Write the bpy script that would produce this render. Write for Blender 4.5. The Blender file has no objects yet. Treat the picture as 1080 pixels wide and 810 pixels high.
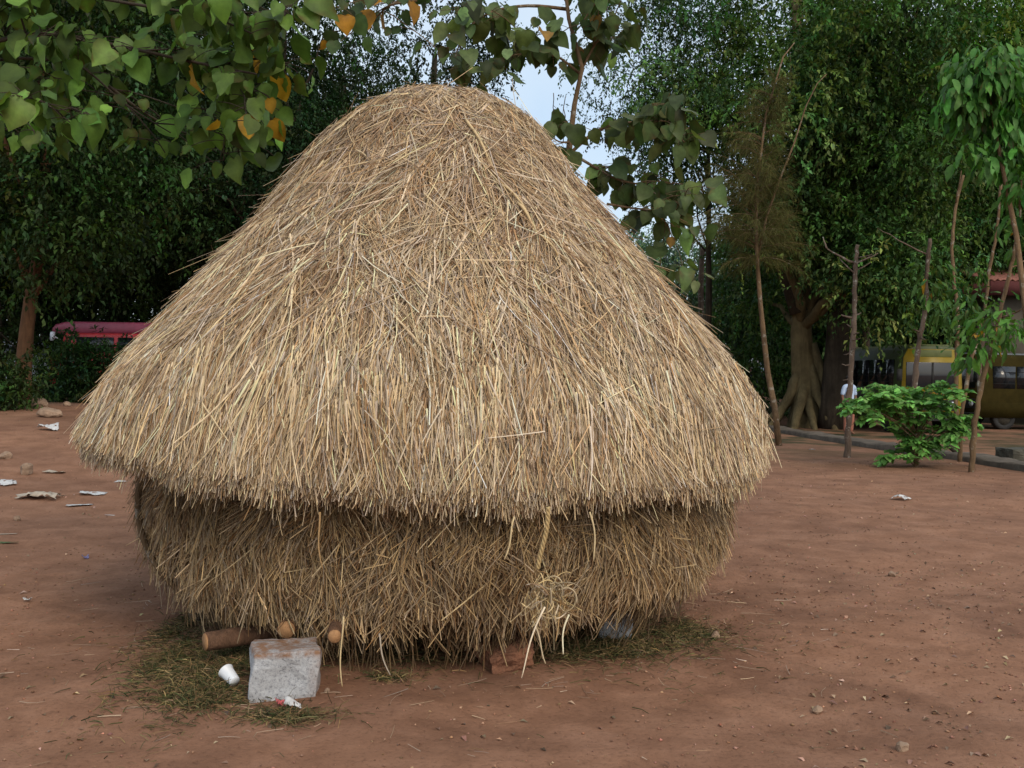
import bpy, bmesh, math, random
import numpy as np
from mathutils import Vector, Matrix, Euler

R = math.radians
PI = math.pi
scn = bpy.context.scene
C = scn.collection
rng = np.random.default_rng(11)
random.seed(5)

# ------------------------------------------------------------------ camera
CAM_H = 1.6
PITCH, ROLL = R(0.55), R(1.0)
cam_d = bpy.data.cameras.new('camera')
cam = bpy.data.objects.new('camera', cam_d)
C.objects.link(cam)
cam_d.sensor_width = 36.0
cam_d.lens = 35.0
cam_d.clip_start = 0.05
cam_d.clip_end = 3000
CAMM = (Matrix.Rotation(PI / 2 - PITCH, 3, 'X') @ Matrix.Rotation(ROLL, 3, 'Z'))
cam.matrix_world = Matrix.Translation((0, 0, CAM_H)) @ CAMM.to_4x4()
scn.camera = cam

# ------------------------------------------------------------------ sky + sun
SUN_EL, SUN_AZ = R(40), R(152)          # azimuth clockwise from +Y: behind the camera, to its right
world = bpy.data.worlds.new('World')
scn.world = world
world.use_nodes = True
wn = world.node_tree
bg = wn.nodes['Background']
sky = wn.nodes.new('ShaderNodeTexSky')
sky.sky_type = 'NISHITA'
sky.sun_disc = False
sky.sun_elevation = SUN_EL
sky.sun_rotation = SUN_AZ
sky.air_density = 1.0
sky.dust_density = 4.0
sky.ozone_density = 1.0
wn.links.new(sky.outputs[0], bg.inputs[0])
bg.inputs[1].default_value = 0.08
bg2 = wn.nodes.new('ShaderNodeBackground')           # thin high cloud over the blue
tc = wn.nodes.new('ShaderNodeTexCoord')
cn = wn.nodes.new('ShaderNodeTexNoise'); cn.inputs['Scale'].default_value = 2.2; cn.inputs['Detail'].default_value = 7
wn.links.new(tc.outputs['Generated'], cn.inputs['Vector'])
cr = wn.nodes.new('ShaderNodeValToRGB')
cr.color_ramp.elements[0].position = 0.35; cr.color_ramp.elements[0].color = (0.60, 0.75, 0.90, 1)
cr.color_ramp.elements[1].position = 0.62; cr.color_ramp.elements[1].color = (0.90, 0.97, 0.98, 1)
wn.links.new(cn.outputs['Fac'], cr.inputs[0]); wn.links.new(cr.outputs[0], bg2.inputs[0])
bg2.inputs[1].default_value = 0.80
addsh = wn.nodes.new('ShaderNodeAddShader')
wn.links.new(bg.outputs[0], addsh.inputs[0]); wn.links.new(bg2.outputs[0], addsh.inputs[1])
wn.links.new(addsh.outputs[0], wn.nodes['World Output'].inputs['Surface'])
sun_d = bpy.data.lights.new('sun', 'SUN')
sun_d.energy = 1.35
sun_d.angle = R(24)
sun_d.color = (1.0, 0.87, 0.68)
sun = bpy.data.objects.new('sun', sun_d)
C.objects.link(sun)
sd = Vector((math.sin(SUN_AZ) * math.cos(SUN_EL), math.cos(SUN_AZ) * math.cos(SUN_EL), math.sin(SUN_EL)))
sun.rotation_euler = sd.to_track_quat('Z', 'Y').to_euler()
sun.location = sd * 40

scn.view_settings.view_transform = 'Standard'
scn.view_settings.look = 'None'
scn.view_settings.gamma = 1.0
scn.view_settings.use_curve_mapping = False
scn.view_settings.exposure = -0.1
scn.render.engine = 'CYCLES'
scn.cycles.max_bounces = 6
scn.cycles.diffuse_bounces = 3
scn.cycles.transmission_bounces = 4
scn.cycles.transparent_max_bounces = 4
scn.cycles.use_denoising = True


# ------------------------------------------------------------------ placing
def ray(px, py):
    v = Vector(((px - 540) / 1050.0, (405 - py) / 1050.0, -1.0))
    return CAMM @ v


def at(px, py, Y):
    d = ray(px, py)
    return Vector((0, 0, CAM_H)) + d * (Y / d.y)


def smooth(t):
    t = np.clip(t, 0, 1)
    return t * t * (3 - 2 * t)


def gz(x, y):
    x = np.asarray(x, float)
    y = np.asarray(y, float)
    z = 0.78 * smooth((y - 8.5) / 13) * smooth((-x - 0.5) / 8)
    z = z + 0.95 * smooth((y - 34.5) / 5) * smooth((13 - x) / 3)
    near = np.exp(-(y / 40) ** 2)
    z = z + near * (0.012 * np.sin(x * 1.7 + 0.6 * y) + 0.010 * np.sin(y * 2.3 - x * 0.9 + 1) + 0.006 * np.sin(x * 5.1 + y * 3.7)
                    + 0.005 * np.sin(x * 3.9 - y * 6.3 + 2) - 0.012)
    return z


def gpt(px, py):
    d = ray(px, py)
    o = Vector((0, 0, CAM_H))
    t = 2.0
    for _ in range(4000):
        p = o + d * t
        if p.z <= float(gz(p.x, p.y)):
            break
        t += 0.02 + t * 0.0015
    p.z = float(gz(p.x, p.y))
    return p


def onground(x, y):
    return Vector((x, y, float(gz(x, y))))


# ------------------------------------------------------------------ objects
def tag(o, label=None, cat=None, group=None, kind=None):
    if label: o['label'] = label
    if cat: o['category'] = cat
    if group: o['group'] = group
    if kind: o['kind'] = kind
    return o


def thing(name, label, cat, loc=(0, 0, 0), rz=0, group=None):
    o = bpy.data.objects.new(name, None)
    C.objects.link(o)
    o.location = loc
    o.rotation_euler = (0, 0, rz)
    o.empty_display_size = 0.2
    return tag(o, label, cat, group)


def dup(root, loc, rz=0, scale=None, label=None, group=None):
    r = root.copy(); C.objects.link(r)
    r.location = loc; r.rotation_euler = (0, 0, rz)
    if scale is not None: r.scale = scale
    if label: r['label'] = label
    if group: r['group'] = group
    for ch in list(root.children):
        c = ch.copy(); C.objects.link(c); c.parent = r
        for g in ch.children:
            d = g.copy(); C.objects.link(d); d.parent = c
    return r


class MB:
    """collects verts, faces and a tint per vertex"""
    def __init__(s):
        s.v = []; s.f4 = []; s.f3 = []; s.c = []; s.n = 0; s.fn = []

    def add(s, v, f4=None, f3=None, col=None):
        v = np.asarray(v, float).reshape(-1, 3)
        if f4 is not None and len(f4): s.f4.append(np.asarray(f4, int).reshape(-1, 4) + s.n)
        if f3 is not None and len(f3): s.f3.append(np.asarray(f3, int).reshape(-1, 3) + s.n)
        if col is None: col = np.ones((len(v), 3))
        col = np.asarray(col, float)
        if col.ndim == 1: col = np.tile(col, (len(v), 1))
        s.v.append(v); s.c.append(col); s.n += len(v)
        return s

    def ngon(s, idx):
        s.fn.append([i for i in idx])

    def tube(s, pts, rad, sides=8, col=None, cap=True, wob=0.0):
        pts = np.asarray([tuple(p) for p in pts], float)
        n = len(pts)
        rad = np.broadcast_to(np.asarray(rad, float), (n,)) if np.ndim(rad) else np.full(n, float(rad))
        tan = np.gradient(pts, axis=0)
        tan /= np.linalg.norm(tan, axis=1)[:, None] + 1e-9
        ref = np.array([0.13, 0.07, 0.98]) if abs(tan[0][2]) < 0.9 else np.array([0.98, 0.1, 0.05])
        ang = np.linspace(0, 2 * PI, sides, endpoint=False)
        vs = []
        for i in range(n):
            a = np.cross(tan[i], ref); a /= np.linalg.norm(a) + 1e-9
            b = np.cross(tan[i], a)
            ref = np.cross(a, tan[i])
            rr = rad[i] * (1 + wob * np.sin(ang * 3 + i * 0.9) + wob * 0.7 * np.sin(ang * 5 - i * 1.7))
            vs.append(pts[i] + (np.cos(ang) * rr)[:, None] * a + (np.sin(ang) * rr)[:, None] * b)
        base = s.n
        f = []
        for i in range(n - 1):
            for k in range(sides):
                k2 = (k + 1) % sides
                f.append((i * sides + k, i * sides + k2, (i + 1) * sides + k2, (i + 1) * sides + k))
        s.add(np.concatenate(vs), f4=f, col=col)
        if cap:
            s.fn.append([base + k for k in range(sides)][::-1])
            s.fn.append([base + (n - 1) * sides + k for k in range(sides)])
        return s

    def box(s, lo, hi, M=None, col=None):
        x0, y0, z0 = lo; x1, y1, z1 = hi
        v = [(x0, y0, z0), (x1, y0, z0), (x1, y1, z0), (x0, y1, z0), (x0, y0, z1), (x1, y0, z1), (x1, y1, z1), (x0, y1, z1)]
        if M is not None: v = [tuple(M @ Vector(p)) for p in v]
        s.add(v, f4=[(0, 3, 2, 1), (4, 5, 6, 7), (0, 1, 5, 4), (1, 2, 6, 5), (2, 3, 7, 6), (3, 0, 4, 7)], col=col)
        return s

    def prism(s, poly, d0, d1, axis='y'):
        """poly in (a, b), extruded along the axis"""
        n = len(poly)
        def P(a, b, d):
            return {'y': (a, d, b), 'x': (d, a, b), 'z': (a, b, d)}[axis]
        base = s.n
        s.add([P(a, b, d0) for a, b in poly] + [P(a, b, d1) for a, b in poly],
              f4=[(i, (i + 1) % n, n + (i + 1) % n, n + i) for i in range(n)])
        s.fn.append([base + i for i in range(n)][::-1])
        s.fn.append([base + n + i for i in range(n)])
        return s

    def build(s, name, mat, parent=None, smooth_=False, bevel=0, fix=False, loc=None):
        me = bpy.data.meshes.new(name)
        v = np.concatenate(s.v); c = np.concatenate(s.c)
        f4 = np.concatenate(s.f4) if s.f4 else np.zeros((0, 4), int)
        f3 = np.concatenate(s.f3) if s.f3 else np.zeros((0, 3), int)
        loops = [f4.ravel(), f3.ravel()] + [np.asarray(f) for f in s.fn]
        tot = np.concatenate([np.full(len(f4), 4), np.full(len(f3), 3), np.array([len(f) for f in s.fn], int)]).astype(np.int32)
        lp = np.concatenate(loops).astype(np.int32)
        me.vertices.add(len(v)); me.vertices.foreach_set('co', v.astype(np.float32).ravel())
        me.loops.add(len(lp)); me.loops.foreach_set('vertex_index', lp)
        me.polygons.add(len(tot))
        st = np.concatenate([[0], np.cumsum(tot)[:-1]]).astype(np.int32)
        me.polygons.foreach_set('loop_start', st)
        try: me.polygons.foreach_set('loop_total', tot)
        except Exception: pass
        if smooth_: me.polygons.foreach_set('use_smooth', np.ones(len(tot), bool))
        at_ = me.attributes.new('tint', 'FLOAT_COLOR', 'POINT')
        at_.data.foreach_set('color', np.concatenate([c, np.ones((len(c), 1))], 1).astype(np.float32).ravel())
        me.update(calc_edges=True)
        me.validate()
        if fix:
            bm = bmesh.new(); bm.from_mesh(me)
            bmesh.ops.recalc_face_normals(bm, faces=bm.faces)
            bm.to_mesh(me); bm.free()
        o = bpy.data.objects.new(name, me)
        C.objects.link(o)
        if mat is not None: me.materials.append(mat)
        if parent is not None: o.parent = parent
        if loc is not None: o.location = loc
        if bevel:
            b = o.modifiers.new('bevel', 'BEVEL'); b.width = bevel; b.segments = 2; b.limit_method = 'ANGLE'
            b.angle_limit = R(35)
        return o


# ------------------------------------------------------------------ materials
MATS = {}


def nodes(name):
    m = bpy.data.materials.new(name)
    m.use_nodes = True
    return m, m.node_tree, m.node_tree.nodes['Principled BSDF'], m.node_tree.nodes['Material Output']


def noise(nt, scale, detail=6, rough=0.6, vec=None, dist=0.0):
    n = nt.nodes.new('ShaderNodeTexNoise')
    n.inputs['Scale'].default_value = scale
    n.inputs['Detail'].default_value = detail
    n.inputs['Roughness'].default_value = rough
    n.inputs['Distortion'].default_value = dist
    if vec is not None: nt.links.new(vec, n.inputs['Vector'])
    return n.outputs['Fac']


def ramp(nt, fac, stops):
    r = nt.nodes.new('ShaderNodeValToRGB')
    e = r.color_ramp.elements
    while len(e) > 1: e.remove(e[-1])
    for i, (p, c) in enumerate(stops):
        k = e[0] if i == 0 else e.new(p)
        k.position = p
        k.color = (*c, 1) if len(c) == 3 else c
    nt.links.new(fac, r.inputs[0])
    return r.outputs[0]


def mix(nt, a, b, fac, mode='MIX'):
    m = nt.nodes.new('ShaderNodeMix')
    m.data_type = 'RGBA'; m.blend_type = mode
    for sock, val in ((m.inputs[0], fac), (m.inputs[6], a), (m.inputs[7], b)):
        if hasattr(val, 'is_output'): nt.links.new(val, sock)
        else:
            sock.default_value = val if np.ndim(val) == 0 else (*val, 1)
    return m.outputs[2]


def bump(nt, h, strength, dist, bsdf):
    b = nt.nodes.new('ShaderNodeBump')
    b.inputs['Strength'].default_value = strength
    b.inputs['Distance'].default_value = dist
    nt.links.new(h, b.inputs['Height'])
    nt.links.new(b.outputs[0], bsdf.inputs['Normal'])
    return b


def objco(nt):
    return nt.nodes.new('ShaderNodeTexCoord').outputs['Object']


def attr(nt):
    a = nt.nodes.new('ShaderNodeAttribute'); a.attribute_name = 'tint'
    return a.outputs['Color']


def mat_plain(name, col, rough=0.7, var=0.25, scale=8, metallic=0, b=0.0, spec=0.4):
    m, nt, p, o = nodes(name)
    co = objco(nt)
    n = noise(nt, scale, 8, 0.65, co)
    d = tuple(c * (1 - var) for c in col); l = tuple(min(1, c * (1 + var)) for c in col)
    nt.links.new(ramp(nt, n, [(0.3, d), (0.7, l)]), p.inputs['Base Color'])
    p.inputs['Roughness'].default_value = rough
    p.inputs['Metallic'].default_value = metallic
    p.inputs['Specular IOR Level'].default_value = spec
    if b: bump(nt, noise(nt, scale * 4, 8, 0.7, co), b, 0.02, p)
    return m


def mat_tint(name, rough=0.6, trans=0.0, var=0.3, scale=30, spec=0.3, transcol=(1, 1, 1)):
    """colour comes with each straw / leaf, broken up by noise"""
    m, nt, p, o = nodes(name)
    co = objco(nt)
    n = noise(nt, scale, 5, 0.6, co)
    col = mix(nt, attr(nt), ramp(nt, n, [(0.25, (1 - var,) * 3), (0.75, (1 + var * 0.6,) * 3)]), 1.0, 'MULTIPLY')
    nt.links.new(col, p.inputs['Base Color'])
    p.inputs['Roughness'].default_value = rough
    p.inputs['Specular IOR Level'].default_value = spec
    if trans:
        t = nt.nodes.new('ShaderNodeBsdfTranslucent')
        nt.links.new(mix(nt, col, transcol, 1.0, 'MULTIPLY'), t.inputs['Color'])
        ms = nt.nodes.new('ShaderNodeMixShader'); ms.inputs[0].default_value = trans
        nt.links.new(p.outputs[0], ms.inputs[1]); nt.links.new(t.outputs[0], ms.inputs[2])
        nt.links.new(ms.outputs[0], o.inputs['Surface'])
    return m


def mat_soil():
    m, nt, p, o = nodes('laterite_soil')
    co = objco(nt)
    big = noise(nt, 0.55, 7, 0.62, co, 0.8)
    mid = noise(nt, 2.6, 8, 0.65, co, 0.4)
    fine = noise(nt, 38, 10, 0.75, co)
    c1 = ramp(nt, mid, [(0.28, (0.180, 0.090, 0.054)), (0.5, (0.250, 0.130, 0.080)), (0.75, (0.325, 0.178, 0.115))])
    c2 = ramp(nt, big, [(0.36, (0.80, 0.79, 0.80)), (0.52, (1.0, 1.0, 1.0)), (0.66, (1.08, 1.07, 1.05))])
    c = mix(nt, c1, c2, 1.0, 'MULTIPLY')
    c3 = ramp(nt, fine, [(0.3, (0.55, 0.52, 0.52)), (0.47, (1, 1, 1)), (0.62, (1.05, 1.05, 1.05)), (0.78, (1.35, 1.3, 1.25))])
    c = mix(nt, c, c3, 1.0, 'MULTIPLY')
    # grass and leaf mould under the trees on both sides
    sep = nt.nodes.new('ShaderNodeSeparateXYZ'); nt.links.new(co, sep.inputs[0])
    mr = nt.nodes.new('ShaderNodeMapRange'); mr.inputs[1].default_value = 17; mr.inputs[2].default_value = 27
    nt.links.new(sep.outputs[1], mr.inputs[0])
    g = nt.nodes.new('ShaderNodeMath'); g.operation = 'MULTIPLY'
    nt.links.new(mr.outputs[0], g.inputs[0])
    nt.links.new(ramp(nt, noise(nt, 0.5, 5, 0.6, co), [(0.42, (0, 0, 0)), (0.6, (1, 1, 1))]), g.inputs[1])
    c = mix(nt, c, (0.035, 0.042, 0.018), g.outputs[0])
    nt.links.new(c, p.inputs['Base Color'])
    p.inputs['Roughness'].default_value = 0.95
    p.inputs['Specular IOR Level'].default_value = 0.15
    h = nt.nodes.new('ShaderNodeMath'); h.operation = 'ADD'
    nt.links.new(fine, h.inputs[0]); nt.links.new(noise(nt, 9, 8, 0.7, co), h.inputs[1])
    bump(nt, h.outputs[0], 0.55, 0.02, p)
    return m


def mat_bark(name, c0, c1, scale=6, lichen=0.0):
    m, nt, p, o = nodes(name)
    co = objco(nt)
    mp = nt.nodes.new('ShaderNodeMapping'); mp.inputs['Scale'].default_value = (1, 1, 0.22)
    nt.links.new(co, mp.inputs[0])
    n = noise(nt, scale, 8, 0.7, mp.outputs[0], 0.5)
    n2 = noise(nt, 1.6, 4, 0.6, co)
    c = mix(nt, ramp(nt, n, [(0.3, c0), (0.7, c1)]), ramp(nt, n2, [(0.35, (0.6, 0.6, 0.6)), (0.65, (1.1, 1.1, 1.1))]), 1.0, 'MULTIPLY')
    if lichen:
        sp = ramp(nt, noise(nt, 5.5, 7, 0.75, co), [(0.56, (0, 0, 0)), (0.63, (lichen,) * 3)])
        c = mix(nt, c, (0.42, 0.41, 0.36), sp)
    nt.links.new(c, p.inputs['Base Color'])
    p.inputs['Roughness'].default_value = 0.9
    p.inputs['Specular IOR Level'].default_value = 0.2
    bump(nt, n, 0.8, 0.05, p)
    return m


M_SOIL = mat_soil()
M_STRAW = mat_tint('roof_straw', 0.62, 0.0, 0.22, 24, 0.3)
M_LEAF = mat_tint('leaf', 0.6, 0.22, 0.3, 6, 0.16, (1.2, 1.25, 0.6))
M_BIGLEAF = mat_tint('big_leaf', 0.5, 0.28, 0.4, 14, 0.22, (1.2, 1.25, 0.6))
M_GRASS = mat_tint('dry_grass', 0.8, 0.1, 0.3, 20, 0.15)
M_CORE = mat_plain('inner_straw', (0.16, 0.115, 0.065), 0.95, 0.5, 30, b=0.6)
M_BARK_RED = mat_bark('reddish_bark', (0.07, 0.036, 0.019), (0.19, 0.098, 0.05))
M_BARK_DARK = mat_bark('dark_bark', (0.03, 0.024, 0.018), (0.085, 0.065, 0.045))
M_BARK_OLIVE = mat_bark('olive_bark', (0.09, 0.068, 0.034), (0.22, 0.17, 0.085), 4)
M_BARK_PALE = mat_bark('pale_bark', (0.085, 0.058, 0.042), (0.25, 0.18, 0.135), 9, 0.8)
M_BARK_TAN = mat_bark('tan_bark', (0.11, 0.07, 0.036), (0.25, 0.165, 0.095), 9, 0.5)
M_LOGEND = mat_plain('sawn_wood', (0.36, 0.195, 0.09), 0.8, 0.35, 18, b=0.3)
M_LOG = mat_bark('log_bark', (0.08, 0.045, 0.028), (0.26, 0.14, 0.085), 12)


def mat_granite():
    m, nt, p, o = nodes('grey_granite')
    co = objco(nt)
    n = noise(nt, 70, 8, 0.75, co); b_ = noise(nt, 5, 5, 0.6, co)
    c = ramp(nt, n, [(0.34, (0.10, 0.10, 0.11)), (0.46, (0.33, 0.34, 0.36)), (0.7, (0.47, 0.48, 0.49))])
    st = ramp(nt, noise(nt, 3.4, 6, 0.7, co), [(0.52, (0, 0, 0)), (0.66, (1, 1, 1))])
    # red soil rubbed into the top and right edge
    sep = nt.nodes.new('ShaderNodeSeparateXYZ'); nt.links.new(co, sep.inputs[0])
    mr = nt.nodes.new('ShaderNodeMapRange'); mr.inputs[1].default_value = 0.10; mr.inputs[2].default_value = 0.22
    nt.links.new(sep.outputs[0], mr.inputs[0])
    mr2 = nt.nodes.new('ShaderNodeMapRange'); mr2.inputs[1].default_value = 0.218; mr2.inputs[2].default_value = 0.238
    nt.links.new(sep.outputs[2], mr2.inputs[0])
    mx = nt.nodes.new('ShaderNodeMath'); mx.operation = 'MAXIMUM'
    nt.links.new(mr.outputs[0], mx.inputs[0]); nt.links.new(mr2.outputs[0], mx.inputs[1])
    mu = nt.nodes.new('ShaderNodeMath'); mu.operation = 'MULTIPLY'; mu.use_clamp = True
    nt.links.new(mx.outputs[0], mu.inputs[0])
    nt.links.new(ramp(nt, noise(nt, 14, 6, 0.7, co), [(0.38, (0.15, 0.15, 0.15)), (0.58, (1, 1, 1))]), mu.inputs[1])
    c = mix(nt, c, (0.22, 0.12, 0.07), mu.outputs[0])
    nt.links.new(c, p.inputs['Base Color'])
    p.inputs['Roughness'].default_value = 0.85
    bump(nt, n, 0.5, 0.008, p)
    return m


M_GRANITE = mat_granite()
M_LATERITE = mat_plain('laterite_stone', (0.23, 0.105, 0.06), 0.95, 0.45, 9, b=0.9)
M_ROCK = mat_plain('brown_stone', (0.28, 0.19, 0.13), 0.9, 0.35, 7, b=0.7)
M_CONC = mat_plain('grey_concrete', (0.105, 0.085, 0.066), 0.95, 0.45, 4, b=0.5)
M_DARKCONC = mat_plain('mossy_stone', (0.06, 0.058, 0.045), 0.95, 0.5, 5, b=0.8)
M_PLASTIC = mat_plain('white_plastic', (0.72, 0.76, 0.82), 0.35, 0.06, 12)
M_PAPER = mat_plain('dirty_paper', (0.50, 0.50, 0.50), 0.85, 0.25, 16)
M_PAPERB = mat_plain('tan_paper', (0.40, 0.34, 0.27), 0.85, 0.3, 16)
M_PINK = mat_plain('pink_wrapper', (0.55, 0.12, 0.13), 0.5, 0.4, 30)
M_PURPLE = mat_plain('purple_wrapper', (0.16, 0.15, 0.30), 0.4, 0.5, 30)
M_GREENSTRIP = mat_plain('green_strip', (0.07, 0.11, 0.04), 0.7, 0.3, 20)
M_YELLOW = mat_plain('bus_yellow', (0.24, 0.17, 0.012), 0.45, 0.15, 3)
M_GREEN = mat_plain('bus_green', (0.045, 0.065, 0.016), 0.5, 0.2, 3)
M_ROOFY = mat_plain('bus_roof', (0.10, 0.12, 0.035), 0.6, 0.2, 3)
M_BLACK = mat_plain('black_rubber', (0.018, 0.018, 0.018), 0.8, 0.3, 10)
M_GLASS = mat_plain('dark_glass', (0.012, 0.014, 0.018), 0.08, 0.2, 2, spec=0.6)
M_GREYMETAL = mat_plain('grey_metal', (0.20, 0.21, 0.22), 0.45, 0.2, 6, metallic=0.3)
M_RIM = mat_plain('dusty_rim', (0.05, 0.045, 0.035), 0.7, 0.3, 8)
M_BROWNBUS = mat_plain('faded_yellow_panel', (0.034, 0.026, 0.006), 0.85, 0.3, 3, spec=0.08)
M_RED = mat_plain('red_paint', (0.36, 0.025, 0.03), 0.35, 0.2, 4)
M_SHEENRED = mat_plain('sheen_tinted_red', (0.24, 0.05, 0.09), 0.35, 0.15, 4)  # roof red with its purplish top sheen mixed into the colour
M_WHITE = mat_plain('white_paint', (0.62, 0.67, 0.75), 0.4, 0.1, 4)
M_TILE = mat_plain('clay_tile', (0.26, 0.11, 0.085), 0.85, 0.35, 5, b=0.4)
M_FASCIA = mat_plain('red_fascia', (0.15, 0.045, 0.045), 0.7, 0.2, 5)
M_PLASTER = mat_plain('cream_plaster', (0.16, 0.14, 0.11), 0.9, 0.2, 2)
M_SKIN = mat_plain('brown_skin', (0.16, 0.075, 0.045), 0.6, 0.1, 20)
M_SHIRT = mat_plain('pale_blue_cloth', (0.42, 0.53, 0.72), 0.9, 0.1, 12)
M_SHIRTW = mat_plain('white_cloth', (0.66, 0.67, 0.7), 0.9, 0.1, 12)
M_TROUSER = mat_plain('dark_cloth', (0.03, 0.032, 0.05), 0.9, 0.2, 12)
M_REDCLOTH = mat_plain('rust_cloth', (0.30, 0.12, 0.08), 0.9, 0.2, 12)
M_HAIR = mat_plain('black_hair', (0.01, 0.009, 0.008), 0.6, 0.3, 30)


# ------------------------------------------------------------------ ground (one sheet to the horizon)
def axis_steps(lo, hi, fine_lo, fine_hi, fine):
    a = list(np.arange(fine_lo, fine_hi + 1e-6, fine))
    s = fine; x = fine_hi
    while x < hi:
        s = min(s * 1.22, 60); x += s; a.append(min(x, hi))
    s = fine; x = fine_lo
    while x > lo:
        s = min(s * 1.22, 60); x -= s; a.insert(0, max(x, lo))
    return np.unique(np.array(a))


gx = axis_steps(-700, 700, -4.5, 5.5, 0.05)
gy = axis_steps(-120, 1200, 3.3, 12.5, 0.05)
GX, GY = np.meshgrid(gx, gy)
GZ = gz(GX, GY)
nearw = np.exp(-((GY - 6) / 9) ** 2 - (GX / 9) ** 2)
GZ = GZ + nearw * (rng.normal(0, 0.0028, GZ.shape))
for _ in range(150):                                             # trodden dents and scuffs
    fx, fy, fa = rng.uniform(-4.2, 5.2), rng.uniform(3.4, 12), rng.uniform(0, PI)
    if math.hypot(fx + 0.55, fy - 6.9) < 2.0: continue
    u_ = (GX - fx) * math.cos(fa) + (GY - fy) * math.sin(fa); v_ = -(GX - fx) * math.sin(fa) + (GY - fy) * math.cos(fa)
    q_ = (u_ / 0.13) ** 2 + (v_ / 0.055) ** 2
    GZ = GZ - rng.uniform(0.004, 0.012) * (np.exp(-q_ ** 2) - 0.45 * np.exp(-((q_ - 2.0) / 1.2) ** 2) * (q_ < 9))
mb = MB()
nx, ny = len(gx), len(gy)
I = np.arange(nx * ny).reshape(ny, nx)
mb.add(np.stack([GX, GY, GZ], -1), f4=np.stack([I[:-1, :-1], I[:-1, 1:], I[1:, 1:], I[1:, :-1]], -1))
ground = mb.build('ground', M_SOIL, smooth_=True)
tag(ground, 'bare reddish brown earth of the yard', kind='structure')


# ------------------------------------------------------------------ straw and leaves, as arrays
def unit(a):
    return a / (np.linalg.norm(a, axis=-1, keepdims=True) + 1e-9)


def straws(mb_, P0, D, N, L, W, bend, col, seg=3, rollsd=0.5):
    n = len(P0)
    D = unit(D)
    S = unit(np.cross(D, N)); N2 = np.cross(S, D)
    ro = rng.normal(0, rollsd, n)[:, None]
    S, N2 = S * np.cos(ro) + N2 * np.sin(ro), N2 * np.cos(ro) - S * np.sin(ro)
    t = np.linspace(0, 1, seg + 1)
    P = P0[:, None] + D[:, None] * (L[:, None] * t)[..., None] + bend[:, None] * (t ** 2)[None, :, None]
    w = W[:, None] * (1 - 0.45 * t[None])
    hi = N2[:, None] * (w * 0.45)[..., None]
    l = P - S[:, None] * (w * 0.5)[..., None]
    r = P + S[:, None] * (w * 0.5)[..., None]
    m = P + hi
    V = np.stack([l, m, r], 2).reshape(n, -1, 3)                 # n, (seg+1)*3
    k = (seg + 1) * 3
    f = []
    for i in range(seg):
        a = i * 3
        f += [(a, a + 3, a + 4, a + 1), (a + 1, a + 4, a + 5, a + 2)]
    F = np.array(f)[None] + (np.arange(n) * k)[:, None, None]
    cc = np.repeat(col[:, None], k, 1).reshape(-1, 3)
    mb_.add(V.reshape(-1, 3), f4=F.reshape(-1, 4), col=cc)


def straw_cols(n, base, var=0.28, grey=0.55, dark=0.22):
    base = np.array(base)
    b = base[None] * np.exp(rng.normal(0, var, n))[:, None]
    g = (rng.random(n) ** 2.0)[:, None] * grey
    b = b * (1 - g) + (b.mean(1, keepdims=True) * np.array([1.04, 0.97, 1.02])) * g
    w = rng.random(n)
    k = w < dark
    b[k] *= np.array([0.62, 0.50, 0.40])
    b[w > 0.88] *= np.array([1.35, 1.35, 1.30])
    return np.clip(b, 0.01, 0.78)


def leaves(mb_, P, D, N, L, W, col, fold=0.25, curl=0.15):
    """simple pointed leaves, two folded quads each"""
    n = len(P)
    D = unit(D)
    S = unit(np.cross(D, N)); N2 = np.cross(S, D)
    L = L[:, None]; W = W[:, None]
    tip = P + D * L - N2 * L * curl
    mid = P + D * L * 0.45
    l = mid - S * W * 0.5 + N2 * W * fold
    r = mid + S * W * 0.5 + N2 * W * fold
    V = np.stack([P, l, mid, r, tip], 1).reshape(-1, 3)
    o = (np.arange(n) * 5)[:, None]
    F = np.concatenate([o + np.array([[0, 2, 4, 1]]), o + np.array([[0, 3, 4, 2]])], 0)
    mb_.add(V, f4=F, col=np.repeat(col, 5, 0))


HEART = [(0.0, 0.0), (-0.05, 0.16), (0.04, 0.33), (0.2, 0.45), (0.42, 0.46), (0.64, 0.35), (0.83, 0.18), (1.0, 0.0)]


LANCE = [(0.0, 0.0), (0.10, 0.07), (0.28, 0.17), (0.5, 0.20), (0.7, 0.16), (0.87, 0.08), (1.0, 0.0)]


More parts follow.
